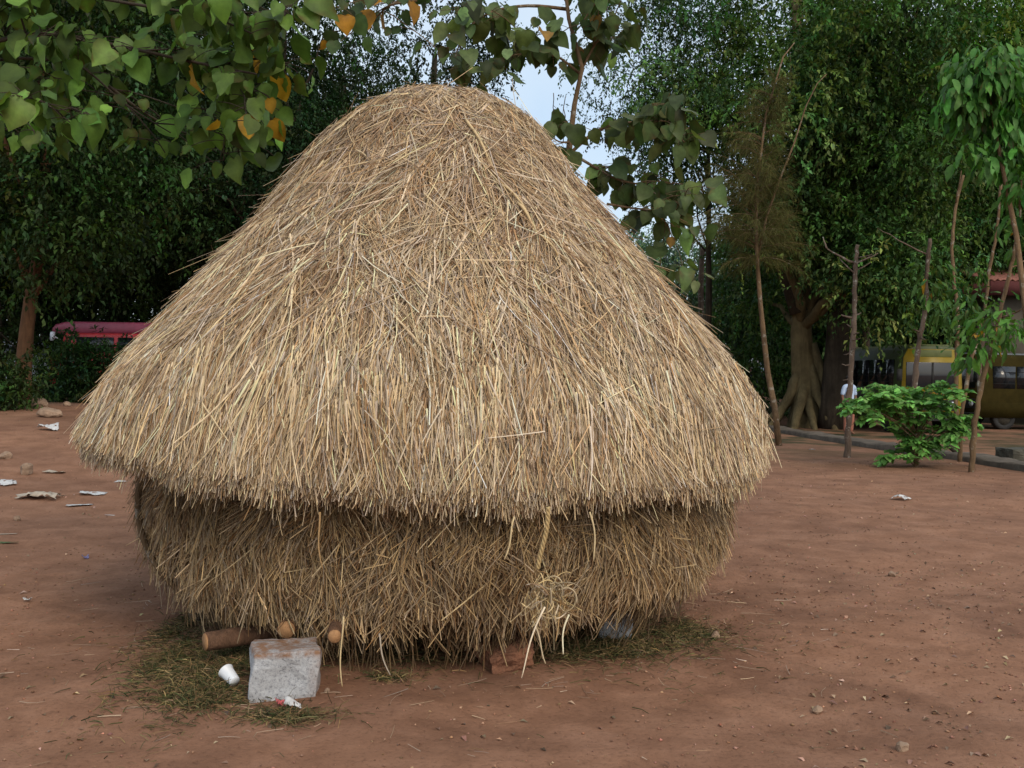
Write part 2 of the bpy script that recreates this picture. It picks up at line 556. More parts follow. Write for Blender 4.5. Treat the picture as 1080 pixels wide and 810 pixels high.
def heart_leaves(mb_, P, D, N, L, col, asp=0.95, shape=HEART, curl0=0.10, curl1=0.12):
    n = len(P)
    D = unit(D); S = unit(np.cross(D, N)); N2 = np.cross(S, D)
    h = np.array(shape)
    m = len(h)
    curl = rng.normal(curl0, curl1, n)[:, None]; fold = rng.normal(0.22, 0.16, n)[:, None]
    wav = rng.normal(0, 0.05, (n, m))
    asl = asp * rng.uniform(0.72, 1.12, n); asr = asl * rng.uniform(0.85, 1.18, n)
    mids, ls, rs = [], [], []
    for i, (a, b) in enumerate(h):
        c = P + D * (L * max(a, 0))[:, None] - N2 * (L[:, None] * curl * a * a)
        e = P + D * (L * a)[:, None] - N2 * (L[:, None] * curl * a * a)
        up = N2 * L[:, None] * (fold * b)
        wv = N2 * (L * wav[:, i] * (b > 0))[:, None]
        mids.append(c)
        ls.append(e - S * (L * b * asl)[:, None] + up + wv)
        rs.append(e + S * (L * b * asr)[:, None] + up - wv)
    V = np.stack(mids + ls[1:-1] + rs[1:-1], 1)
    k = V.shape[1]
    li = lambda i: 0 if i == 0 else (m - 1 if i == m - 1 else m + i - 1)
    ri = lambda i: 0 if i == 0 else (m - 1 if i == m - 1 else m + (m - 2) + i - 1)
    f4, f3 = [], []
    for i in range(m - 1):
        for fn, flip in ((li, False), (ri, True)):
            q = [i, i + 1, fn(i + 1), fn(i)]
            if i == 0: q = [0, 1, fn(1)]
            if i == m - 2: q = [i, m - 1, fn(i)]
            if flip: q = q[::-1]
            (f3 if len(q) == 3 else f4).append(q)
    o = (np.arange(n) * k)[:, None, None]
    cc = np.repeat(col[:, None], k, 1)
    cc[:, :m] *= np.array([1.25, 1.2, 1.2])                       # paler midrib
    br = (rng.random(n) < 0.22)[:, None, None] * rng.random((n, k - m, 1)) ** 2
    cc[:, m:] = cc[:, m:] * (1 - br) + np.array([0.10, 0.062, 0.022]) * br
    mb_.add(V.reshape(-1, 3), f4=(np.array(f4)[None] + o).reshape(-1, 4), f3=(np.array(f3)[None] + o).reshape(-1, 3), col=cc.reshape(-1, 3))


def rand_unit(n):
    return unit(rng.normal(size=(n, 3)))


def leaf_cols(n, base, var=0.22, yellow=0.0, ycol=(0.30, 0.17, 0.02)):
    c = np.array(base)[None] * np.exp(rng.normal(0, var, n))[:, None] * np.exp(rng.normal(0, 0.08, (n, 3)))
    if yellow:
        k = rng.random(n) < yellow
        c[k] = np.array(ycol) * np.exp(rng.normal(0, 0.2, (k.sum(), 1)))
    return c


# ------------------------------------------------------------------ the straw hut
HC = at(459, 480, 6.9); HC.z = 0
hut = thing('straw_hut', 'round haystack shaped hut thatched with dry straw on stone blocks', 'straw hut', HC)

PROF = np.array([(0.0, 3.50), (0.14, 3.495), (0.30, 3.46), (0.46, 3.38), (0.61, 3.26), (0.73, 3.13), (1.08, 2.70), (1.42, 2.33),
                 (1.73, 1.93), (1.98, 1.60), (2.12, 1.36), (2.185, 1.16), (2.18, 1.00)])
seg = np.linalg.norm(np.diff(PROF, axis=0), axis=1)
SARC = np.concatenate([[0], np.cumsum(seg)])
SMAX = SARC[-1]
ph = rng.random(12) * 2 * PI


def roof_pt(th, s, off=0.0):
    """point, downslope tangent, outward normal of the roof"""
    left = np.clip(-np.cos(th), 0, 1) ** 1.3
    s = s * (1 - 0.036 * left)                                   # the eave rides higher on the left
    r = np.interp(s, SARC, PROF[:, 0]); z = np.interp(s, SARC, PROF[:, 1])
    e = 0.06
    r1 = np.interp(np.minimum(s + e, SMAX), SARC, PROF[:, 0]); z1 = np.interp(np.minimum(s + e, SMAX), SARC, PROF[:, 1])
    r0 = np.interp(np.maximum(s - e, 0), SARC, PROF[:, 0]); z0 = np.interp(np.maximum(s - e, 0), SARC, PROF[:, 1])
    tr, tz = r1 - r0, z1 - z0
    q = np.hypot(tr, tz) + 1e-9; tr, tz = tr / q, tz / q
    w = np.clip(s / 0.8, 0, 1)
    lump = w * (0.020 * np.sin(3 * th + 2.1 * s + ph[0]) + 0.016 * np.sin(5 * th - 3.3 * s + ph[1]) + 0.012 * np.sin(9 * th + 5.1 * s + ph[2])
                + 0.010 * np.sin(14 * th - 4.0 * s + ph[3]) + 0.008 * np.sin(23 * th + 9 * s + ph[4]))
    o = off + lump + 0.045 * left * smooth((s - 2.2) / 1.2)
    nr, nz = -tz, tr
    rr = r + nr * o; zz = z + nz * o
    c, s_ = np.cos(th), np.sin(th)
    P = np.stack([rr * c, rr * s_, zz], -1)
    T = np.stack([tr * c, tr * s_, tz], -1)
    N = np.stack([nr * c, nr * s_, nz], -1)
    return P, T, N


def theta(n, front=0.80):
    """angles, denser on the side the photo shows (-Y)"""
    k = rng.random(n) < front
    a = np.where(k, -PI / 2 + rng.uniform(-1.95, 1.95, n), rng.uniform(0, 2 * PI, n))
    return a


# core
mb = MB()
nt_, ns_ = 96, 40
th = np.linspace(0, 2 * PI, nt_, endpoint=False)
ss = np.linspace(0.0, SMAX - 0.11, ns_)
TH, SS = np.meshgrid(th, ss)
P, T, N = roof_pt(TH, SS, -0.035)
I = np.arange(nt_ * ns_).reshape(ns_, nt_)
mb.add(P, f4=np.stack([I[:-1], np.roll(I[:-1], -1, 1), np.roll(I[1:], -1, 1), I[1:]], -1))
ring = P[-1]
inn = ring * np.array([0.93, 0.93, 1]) + np.array([0, 0, 0.0])
inn2 = ring * np.array([0.84, 0.84, 1]) + np.array([0, 0, 0.22])
V = np.concatenate([ring, inn, inn2])
J = np.arange(nt_ * 3).reshape(3, nt_)
mb.add(V, f4=np.stack([J[:-1], np.roll(J[:-1], -1, 1), np.roll(J[1:], -1, 1), J[1:]], -1))
roof = mb.build('roof', M_CORE, hut, smooth_=True)

# roof thatch
mb = MB()


def swirl(th, s):
    return (0.55 * np.sin(7 * th + 3.1 * s + ph[5]) * np.sin(4.3 * s - 2 * th + ph[6]) + 0.45 * np.sin(17 * th - 6.3 * s + ph[7])
            + 0.35 * np.sin(29 * th + 11 * s + ph[8]))


def roof_layer(n, off0, off1, smin, smax, lat0, lat1, L0, L1, W0, W1, lift, base, front=0.8):
    u = rng.random(n * 3)
    s = smin + (smax - smin) * u
    keep = rng.random(n * 3) < (np.interp(s, SARC, PROF[:, 0]) + 0.12) / 2.4
    s = s[keep][:n]; n = len(s)
    th = theta(n, front)
    L = rng.uniform(L0, L1, n) * (0.6 + 0.4 * smooth(s / 1.6))
    over = s + L - (SMAX + np.abs(rng.normal(0.0, 0.03, n)) - 0.06)
    s = np.where(over > 0, s - over, s)
    s = np.maximum(s, 0.0)
    off = rng.uniform(off0, off1, n)
    P, T, N = roof_pt(th, s, off)
    P2, T2, N2 = roof_pt(th, np.minimum(s + L, SMAX), off)
    tuft = 0.5 + 0.5 * np.sin(19 * th + 7 * s + ph[2]) * np.sin(11 * s - 5 * th + ph[4])
    P = P + N * (0.03 * (tuft - 0.5) * np.clip(s, 0, 1))[:, None]
    f = np.clip(s / SMAX, 0, 1)
    lat = lat0 + (lat1 - lat0) * f
    aligned = smooth((s + L - (SMAX - 0.7)) / 0.5)
    lat = lat * (1 - 0.55 * aligned)
    ang = rng.normal(0, 1, n) * lat + swirl(th, s) * 0.42 * (1 - 0.6 * aligned)
    odd = rng.random(n) < 0.06
    ang = np.where(odd, ang * 2.6, ang)
    chord = P2 - P
    cl = np.linalg.norm(chord, axis=1, keepdims=True)
    T = np.where(cl > 0.1, chord / (cl + 1e-9), T)
    Sd = unit(np.cross(T, N))
    D = T * np.cos(ang)[:, None] + Sd * np.sin(ang)[:, None] + N * (rng.normal(0.015, lift, n))[:, None]
    bend = Sd * (rng.normal(0, 0.19, n) * L)[:, None] + N * (rng.normal(-0.05, 0.05, n) * L)[:, None] - np.array([0, 0, 1.]) * (0.03 * L)[:, None]
    W = rng.uniform(W0, W1, n)
    c = straw_cols(n, base)
    # weathered grey-brown higher up, yellower near the eave
    patch = 0.5 + 0.5 * np.sin(3.1 * th + 2.3 * s + ph[7]) * np.sin(2.9 * s - 4 * th + ph[1])
    g = (1 - 0.7 * smooth((s + L * 0.5 - 1.6) / 1.4))[:, None] * (0.1 + 0.6 * patch[:, None])
    c = c * (1 - g) + (c * np.array([0.84, 0.78, 0.76])) * g
    damp = smooth((np.sin(5.3 * th + 3.7 * s + ph[0]) * np.sin(4.1 * s - 6.7 * th + ph[3]) + 0.5 * np.sin(13 * th + 9 * s + ph[6]) - 0.45) / 0.5)[:, None]
    c = c * (1 - damp * np.array([0.20, 0.27, 0.33]))               # damp brown patches
    straws(mb, P, D, N, L, W, bend, c, 3, 0.6)


STR = (0.50, 0.368, 0.212)
roof_layer(20000, -0.04, 0.0, 0.0, SMAX, 0.28, 0.16, 0.35, 0.75, 0.005, 0.011, 0.02, (0.24, 0.16, 0.08))
roof_layer(34000, -0.02, 0.03, 0.0, SMAX, 0.36, 0.16, 0.25, 0.75, 0.0035, 0.0095, 0.035, STR)
roof_layer(20000, 0.01, 0.05, 0.0, SMAX - 0.1, 0.44, 0.20, 0.15, 0.6, 0.003, 0.009, 0.05, (0.55, 0.405, 0.225))
roof_layer(13000, 0.015, 0.055, 0.15, SMAX * 0.72, 0.62, 0.42, 0.08, 0.30, 0.003, 0.008, 0.06, (0.47, 0.335, 0.185))
roof_layer(2600, 0.03, 0.06, SMAX * 0.3, SMAX, 0.28, 0.18, 0.3, 0.7, 0.006, 0.012, 0.03, (0.64, 0.50, 0.30))
# eave fringe, cut ends in several depths
for k, (o0, o1) in enumerate(((-0.13, -0.07), (-0.07, -0.02), (-0.02, 0.02))):
    n = 8500
    th = theta(n)
    L = rng.uniform(0.25, 0.6, n)
    ends = SMAX + rng.normal(-0.025, 0.036, n) + 0.022 * np.sin(9 * th + 1) + 0.018 * np.sin(23 * th) + 0.02 * np.sin(47 * th + 2) + (rng.random(n) < 0.03) * rng.uniform(0, 0.14, n)
    s = ends - L
    off = rng.uniform(o0, o1, n)
    P, T, N = roof_pt(th, s, off)
    Q, _, _ = roof_pt(th, np.full(n, SMAX), off)
    Q = Q + np.stack([0 * ends, 0 * ends, -(ends - SMAX)], -1)
    D = unit(Q - P)
    Sd = unit(np.cross(D, N))
    a = rng.normal(0, 0.13, n) + 0.12 * np.sin(31 * th + 2)
    D = D + Sd * a[:, None] + N * rng.normal(0.0, 0.03, n)[:, None]
    straws(mb, P, D, N, L, rng.uniform(0.004, 0.010, n), Sd * (rng.normal(0, 0.09, n) * L)[:, None], straw_cols(n, (0.52, 0.39, 0.22), 0.24), 3)
# loose straws standing off
n = 900
n = 520; s = rng.uniform(0.55, SMAX - 0.3, n); th = theta(n)
P, T, N = roof_pt(th, s, 0.05)
D = unit(T * rng.normal(0.8, 0.5, n)[:, None] + np.cross(T, N) * rng.normal(0, 0.8, n)[:, None] + N * np.abs(rng.normal(0, 0.09, n))[:, None])
L = rng.uniform(0.12, 0.4, n)
straws(mb, P, D, N, L, rng.uniform(0.004, 0.009, n), rng.normal(0, 0.06, (n, 3)) * L[:, None] - N * 0.05 * L[:, None], straw_cols(n, (0.54, 0.42, 0.25)), 3)
mb.build('thatch', M_STRAW, roof)
# two bamboo strips laid down the slope
mb = MB()
for (a0, a1, s0, s1) in ((-1.30, -1.12, 0.85, 1.75), (-1.15, -1.06, 1.65, 2.05)):
    t = np.linspace(0, 1, 12)
    P, T, N = roof_pt(a0 + (a1 - a0) * t, s0 + (s1 - s0) * t, 0.05 + 0.012 * np.sin(t * 9))
    mb.tube(P, np.linspace(0.009, 0.006, 12), 6)
mb.build('bamboo_strip', mat_plain('bamboo', (0.52, 0.38, 0.20), 0.6, 0.25, 20), roof, smooth_=True)

# wall
WOFF = np.array([0.06, 0.0, 0.0])
WPROF = np.array([(1.90, 1.16), (1.91, 0.9), (1.89, 0.72), (1.84, 0.52), (1.77, 0.36), (1.64, 0.22)])


def wall_pt(th, z, off=0.0):
    r = np.interp(-z, -WPROF[:, 1], WPROF[:, 0])
    lump = 0.03 * np.sin(4 * th + 5 * z + ph[9]) + 0.025 * np.sin(11 * th - 7 * z + ph[10]) + 0.018 * np.sin(21 * th + 12 * z + ph[11])
    r = r + lump + off
    c, s_ = np.cos(th), np.sin(th)
    tilt = 0.06 * c * np.clip((1.0 - z) / 0.7, 0, 1.2)          # hangs lower on the left
    P = np.stack([r * c, r * s_, z + tilt], -1) + WOFF
    N = np.stack([c, s_, -0.25 + 0 * c], -1)
    return P, unit(N)


mb = MB()
zs = np.linspace(1.2, 0.26, 14)
TH, ZZ = np.meshgrid(np.linspace(0, 2 * PI, 80, endpoint=False), zs)
P, N = wall_pt(TH, ZZ, -0.09)
I = np.arange(80 * 14).reshape(14, 80)
mb.add(P, f4=np.stack([I[:-1], np.roll(I[:-1], -1, 1), np.roll(I[1:], -1, 1), I[1:]], -1))
b0 = mb.n
mb.add(np.array([[0.06, 0, 0.27]]), None, None)
lastring = list(I[-1])
mb.f3.append(np.array([(lastring[k], lastring[(k + 1) % 80], b0) for k in range(80)]))
wall = mb.build('wall', M_CORE, hut, smooth_=True)
mb = MB()


def wall_layer(n, o0, o1, z0, z1, L0, L1, lat, flare, base, front=0.85, W=(0.005, 0.010)):
    th = theta(n, front)
    z = rng.uniform(z0, z1, n)
    off = rng.uniform(o0, o1, n)
    P, N = wall_pt(th, z, off)
    L = rng.uniform(L0, L1, n)
    P2, _ = wall_pt(th, np.maximum(z - L, 0.16), off)
    D = unit(P2 - P)
    Sd = unit(np.cross(D, N))
    sw = 0.6 * np.sin(13 * th + 6 * z) * np.sin(5 * z + 3 * th + 1) + 0.45 * np.sin(31 * th - 9 * z)
    ang = rng.normal(0, lat, n) + sw * 0.42
    D = D * np.cos(ang)[:, None] + Sd * np.sin(ang)[:, None] + N * (np.abs(rng.normal(flare, flare * 0.8, n)))[:, None]
    bend = Sd * (rng.normal(0, 0.12, n) * L)[:, None] - np.array([0, 0, 1.]) * (rng.uniform(0, 0.22, n) * L)[:, None]
    straws(mb, P, D, N, L, rng.uniform(W[0], W[1], n), bend, straw_cols(n, base, 0.24, 0.25, 0.22), 3)


def wall_tufts(rows, per, ntuft, L0, L1, base, o0=-0.05, o1=0.02):
    for zr in rows:
        th0 = np.where(rng.random(ntuft) < 0.85, -PI / 2 + rng.uniform(-1.95, 1.95, ntuft), rng.uniform(0, 2 * PI, ntuft))
        z0 = zr + rng.normal(0, 0.035, ntuft) + 0.03 * np.sin(7 * th0)
        lean = rng.normal(0, 0.48, ntuft) + 0.3 * np.sin(9 * th0 + zr * 7)
        fl = np.abs(rng.normal(0.30, 0.16, ntuft))
        Lt = rng.uniform(L0, L1, ntuft)
        shade = np.exp(rng.normal(0, 0.16, ntuft))
        off = rng.uniform(o0, o1, ntuft)
        n = ntuft * per
        q = lambda a: np.repeat(a, per)
        th = q(th0) + rng.normal(0, 0.020, n); z = q(z0) + rng.normal(0, 0.02, n)
        P, N = wall_pt(th, z, q(off) + rng.normal(0, 0.010, n))
        L = q(Lt) * rng.uniform(0.6, 1.12, n)
        P2, _ = wall_pt(th, np.maximum(z - L, 0.16), q(off))
        D = unit(P2 - P)
        Sd = unit(np.cross(D, N))
        ang = q(lean) + rng.normal(0, 0.30, n)
        D = D * np.cos(ang)[:, None] + Sd * np.sin(ang)[:, None] + N * np.abs(q(fl) + rng.normal(0, 0.13, n))[:, None]
        bend = Sd * (rng.normal(0, 0.12, n) * L)[:, None] - np.array([0, 0, 1.]) * (rng.uniform(0, 0.22, n) * L)[:, None]
        straws(mb, P, D, N, L, rng.uniform(0.004, 0.0095, n), bend, straw_cols(n, base, 0.28, 0.4, 0.25) * q(shade)[:, None], 3)


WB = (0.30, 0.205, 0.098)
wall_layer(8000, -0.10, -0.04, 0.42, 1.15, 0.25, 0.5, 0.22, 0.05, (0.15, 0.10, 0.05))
wall_tufts((1.12, 1.02, 0.93), 20, 170, 0.16, 0.30, (0.235, 0.155, 0.066))  # older brown straw, coloured darkest here to paint in the eave's shade
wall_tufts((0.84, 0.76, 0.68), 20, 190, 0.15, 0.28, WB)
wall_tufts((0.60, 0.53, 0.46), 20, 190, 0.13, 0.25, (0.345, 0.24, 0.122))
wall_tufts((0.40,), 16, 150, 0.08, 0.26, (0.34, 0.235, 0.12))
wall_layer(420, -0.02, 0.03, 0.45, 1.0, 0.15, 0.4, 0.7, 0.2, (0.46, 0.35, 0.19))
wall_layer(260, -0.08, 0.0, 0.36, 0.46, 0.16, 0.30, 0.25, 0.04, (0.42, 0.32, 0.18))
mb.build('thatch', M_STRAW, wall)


def local(p): return Vector(p) - HC


# round poles of the floor, seen end-on below the straw
def log(p0, p1, r, name='floor_pole'):
    p0, p1 = local(p0), local(p1)
    mb = MB()
    n = 9
    pts = [p0.lerp(p1, k / (n - 1)) for k in range(n)]
    mb.tube(pts, [r * (1 + 0.05 * math.sin(k * 2.1)) for k in range(n)], 16, wob=0.03)
    o = mb.build(name, M_LOG, hut, smooth_=False, fix=True)
    d = (p0 - p1).normalized()
    mb = MB()
    mb.tube([p0 + d * 0.001, p0 + d * 0.006], [r * 0.93, r * 0.90], 16)
    mb.build('sawn_end', M_LOGEND, o, fix=True)
    return o


pA = at(217, 677, 5.30)
log(pA, pA + Vector((1.1, 0.75, 0.02)), 0.050)
pB = at(353, 671, 4.95)
log(pB, pB + Vector((-0.45, 3.2, 0.0)), 0.036)
pC = at(302, 664, 5.24)
log(pC, pC + Vector((-0.25, 3.0, 0.0)), 0.05)

# bent pole of the frame on the left
mb = MB()
pts = [at(158, 488, 5.95), at(144, 522, 5.88), at(147, 555, 5.84), at(157, 585, 5.80), at(173, 608, 5.76), at(190, 625, 5.75)]
pts = [local(p) for p in pts]
tt = np.linspace(0, len(pts) - 1, 24)
A = np.array([tuple(p) for p in pts])
S = np.stack([np.interp(tt, range(len(pts)), A[:, k]) for k in range(3)], -1)
for _ in range(3): S[1:-1] = (S[:-2] + 2 * S[1:-1] + S[2:]) / 4
mb.tube(S, np.linspace(0.020, 0.016, 24), 8, wob=0.06)
mb.build('bent_pole', M_BARK_TAN, hut, smooth_=True)

# twisted straw rope hanging from the eave with a tangled knot
rp0 = at(578, 535, 4.70); rp1 = at(569, 600, 4.80); rp2 = at(572, 630, 4.78)
mb = MB()
for k in range(3):
    t = np.linspace(0, 1, 40)
    base = np.array([tuple(local(rp0).lerp(local(rp1), float(x))) for x in t])
    a = t * 26 + k * 2 * PI / 3
    base += np.stack([np.cos(a) * 0.006 + 0.008 * np.sin(t * 5), np.sin(a) * 0.006, 0 * a], -1)
    mb.tube(base, 0.0065, 6, col=np.array([0.50, 0.37, 0.18]))
rope = mb.build('straw_rope', M_STRAW, hut, smooth_=True)
mb = MB()
kc = np.array(tuple(local(rp2)))
for k in range(58):
    ax = unit(np.array([rng.normal(0.1, 0.7), rng.normal(0.9, 0.45), rng.normal(0, 0.6)]))
    a_ = unit(np.cross(ax, [0.2, 0.1, 1])); b_ = np.cross(ax, a_)
    t = np.linspace(0, rng.uniform(1.2, 4.2), 18) + rng.uniform(0, 6.3)
    rr = rng.uniform(0.025, 0.078) * (1 + 0.35 * np.sin(t * 1.3 + k))
    cc_ = kc + np.array([rng.normal(0.02, 0.035), rng.normal(0, 0.018), rng.normal(-0.01, 0.04)])
    pts = cc_ + rr[:, None] * (np.cos(t)[:, None] * a_ + np.sin(t)[:, None] * b_) * np.array([0.85, 0.6, 1.0])
    mb.tube(pts, rng.uniform(0.0022, 0.0042), 5, col=straw_cols(1, (0.50, 0.37, 0.18))[0])
n = 110
P = kc + rng.normal(0, 0.03, (n, 3)) * np.array([1.2, 0.6, 1.2])
D = unit(np.stack([rng.normal(-0.1, 0.55, n), rng.normal(-0.12, 0.25, n), rng.normal(-0.75, 0.55, n)], -1))
L = rng.uniform(0.04, 0.14, n)
straws(mb, P, D, np.tile([0, -1., 0.1], (n, 1)), L, rng.uniform(0.004, 0.008, n), rng.normal(0, 0.25, (n, 3)) * L[:, None] - np.array([0, 0, 0.25]) * L[:, None], straw_cols(n, (0.42, 0.31, 0.15)))
mb.build('straw_knot', M_STRAW, rope)
# few long hanging stems
for (x0, y0, x1, y1, Y) in ((335, 540, 341, 600, 4.75), (545, 545, 530, 590, 4.72), (622, 540, 628, 592, 4.8), (575, 640, 548, 715, 4.7), (360, 650, 362, 724, 4.95), (560, 655, 578, 700, 4.75), (398, 668, 412, 712, 4.95), (600, 648, 592, 690, 4.8)):
    p0, p1 = local(at(x0, y0, Y)), local(at(x1, y1, Y - 0.06))
    t = np.linspace(0, 1, 9)
    pts = np.array([tuple(p0.lerp(p1, float(x))) for x in t]) + np.stack([0.012 * np.sin(t * 4 + x0), 0 * t, 0 * t], -1)
    mb = MB(); mb.tube(pts, np.linspace(0.005, 0.003, 9), 5, col=straw_cols(1, (0.52, 0.40, 0.22))[0])
    mb.build('loose_stem', M_STRAW, wall)


# ------------------------------------------------------------------ blocks and stones that carry the hut
def rock(name, loc, size, mat, label, cat, rz=0, seed=0, rough=0.18, group=None, sub=3, flat=0.0):
    bm = bmesh.new()
    bmesh.ops.create_icosphere(bm, subdivisions=sub, radius=1)
    r_ = np.random.default_rng(seed + 100)
    dirs = unit(r_.normal(size=(9, 3))); lim = r_.uniform(0.62, 0.95, 9)
    pp = r_.random(6) * 6
    for v in bm.verts:
        c = np.array(v.co)
        for d, l in zip(dirs, lim):
            q = c @ d
            if q > l: c = c - d * (q - l)
        f = 1 + rough * 0.4 * (math.sin(c[0] * 5 + pp[0]) * math.sin(c[1] * 4 + pp[1]) + math.sin(c[2] * 6 + pp[2]) * 0.6 + 0.5 * math.sin(c[0] * 13 + c[1] * 11 + pp[3]))
        v.co = Vector(c * f) 
        v.co.x *= size[0]; v.co.y *= size[1]; v.co.z *= size[2]
    me = bpy.data.meshes.new(name); bm.to_mesh(me); bm.free()
    o = bpy.data.objects.new(name, me); C.objects.link(o); me.materials.append(mat)
    o.location = Vector(loc) + Vector((0, 0, size[2] * (0.55 - flat)))
    o.rotation_euler = (0, 0, rz)
    return tag(o, label, cat, group)


def block(name, loc, size, mat, label, cat, rz, seed=1, amp=0.012, cuts=6):
    bm = bmesh.new()
    bmesh.ops.create_cube(bm, size=1)
    bmesh.ops.subdivide_edges(bm, edges=bm.edges, cuts=cuts, use_grid_fill=True)
    r_ = np.random.default_rng(seed); pp = r_.random(9) * 6
    for v in bm.verts:
        c = np.array(v.co) * 2
        q = np.sign(c) * np.abs(c)
        edge = sorted(np.abs(c))[1]
        shrink = 1 - 0.035 * max(0, (edge - 0.8) / 0.2)
        x, y, z = q * shrink * np.array(size) / 2
        k = 18
        x += amp * math.sin(y * k + pp[0]) * math.cos(z * k * 0.8 + pp[1]) + r_.normal(0, amp * 0.22)
        y += amp * math.sin(x * k * 0.9 + pp[2]) * math.cos(z * k + pp[3]) + r_.normal(0, amp * 0.22)
        z += amp * 0.6 * math.sin(x * k + pp[4]) * math.cos(y * k + pp[5]) + r_.normal(0, amp * 0.18)
        v.co = (x, y, z + size[2] / 2)
    me = bpy.data.meshes.new(name); bm.to_mesh(me); bm.free()
    o = bpy.data.objects.new(name, me); C.objects.link(o); me.materials.append(mat)
    o.location = loc; o.rotation_euler = (0, 0, rz)
    b = o.modifiers.new('bevel', 'BEVEL'); b.width = 0.006; b.segments = 2; b.limit_method = 'ANGLE'; b.angle_limit = R(40)
    return tag(o, label, cat)


p = gpt(293, 741)
block('granite_block', (p.x + 0.0, p.y + 0.15, p.z - 0.02), (0.33, 0.28, 0.255), M_GRANITE,
      'squared pale grey granite block under the front left of the hut', 'stone block', R(12), 3)
p = gpt(526, 709)
ls = block('laterite_stone', (p.x + 0.05, p.y + 0.09, p.z - 0.01), (0.25, 0.20, 0.15), M_LATERITE, 'rough red laterite stone under the front of the hut below the rope', 'stone', R(24), 14, 0.028)
ls.rotation_euler = (R(8), R(-17), R(24))
p = gpt(650, 674)
block('concrete_block', (p.x, p.y + 0.06, p.z - 0.03), (0.20, 0.22, 0.20), M_GRANITE, 'low whitish block under the right of the hut in straw litter', 'stone block', R(-8), 7)
p = gpt(212, 655)
block('concrete_block', (p.x + 0.02, p.y + 0.14, p.z - 0.02), (0.26, 0.22, 0.20), M_CONC, 'shaded grey block behind the protruding pole at the left of the hut', 'stone block', R(30), 9)


# ------------------------------------------------------------------ small things on the ground
p = gpt(243, 724)
cup = thing('plastic_cup', 'white plastic cup lying beside the granite block', 'cup', p + Vector((0, 0, 0.037)), 0)
mb = MB()
prof = [(0.0, 0.0), (0.026, 0.0), (0.028, 0.004), (0.036, 0.088), (0.039, 0.090), (0.039, 0.094), (0.034, 0.092), (0.0262, 0.006), (0.0, 0.005)]
k = 24; ang = np.linspace(0, 2 * PI, k, endpoint=False)
V = np.concatenate([np.stack([a * np.cos(ang), a * np.sin(ang), 0 * ang + b], -1) for a, b in prof])
I = np.arange(len(prof) * k).reshape(len(prof), k)
mb.add(V, f4=np.stack([I[:-1], np.roll(I[:-1], -1, 1), np.roll(I[1:], -1, 1), I[1:]], -1))
o = mb.build('cup_body', M_PLASTIC, cup, smooth_=True)
o.rotation_euler = Euler((R(-66), R(0), R(48))); o.location = (0.035, -0.045, -0.008)
mb = MB()
t = np.linspace(0, 2 * PI, 30)
mb.tube(np.stack([0.0385 * np.cos(t), 0.0385 * np.sin(t), 0 * t + 0.092], -1), 0.0022, 6, cap=False)
q = mb.build('rim', M_PLASTIC, o, smooth_=True)


def crumple(name, loc, size, mat, label, cat, seed=0, rz=0, group=None, hgt=0.25):
    """a torn, creased sheet with real folds"""
    r_ = np.random.default_rng(seed)
    n, m = 12, 9
    x = np.linspace(-1, 1, n); y = np.linspace(-1, 1, m)
    X, Y = np.meshgrid(x, y)
    z = np.zeros_like(X)
    for _ in range(7):
        a = r_.uniform(0, PI); o_ = r_.uniform(-0.7, 0.7)
        z += np.abs(X * math.cos(a) + Y * math.sin(a) - o_) * r_.uniform(-0.35, 0.35)
    z += r_.normal(0, 0.05, z.shape)
    X = X * (1 + r_.normal(0, 0.06, (m, 1)) + 0.25 * r_.normal() * Y * 0.5); Y = Y * (1 + r_.normal(0, 0.08, (1, n))) + 0.3 * r_.normal() * X
    z = (z - z.min()) / (np.ptp(z) + 1e-6)
    V = np.stack([X * size[0], Y * size[1], z * hgt * min(size) + 0.004], -1)
    mbx = MB(); I = np.arange(n * m).reshape(m, n)
    F = np.stack([I[:-1, :-1], I[:-1, 1:], I[1:, 1:], I[1:, :-1]], -1).reshape(-1, 4)
    F = F[r_.random(len(F)) > 0.10]
    mbx.add(V, f4=F)
    o = mbx.build(name, mat, loc=loc)
    o.rotation_euler = (0, 0, rz)
    s = o.modifiers.new('thickness', 'SOLIDIFY'); s.thickness = 0.0015
    return tag(o, label, cat, group)


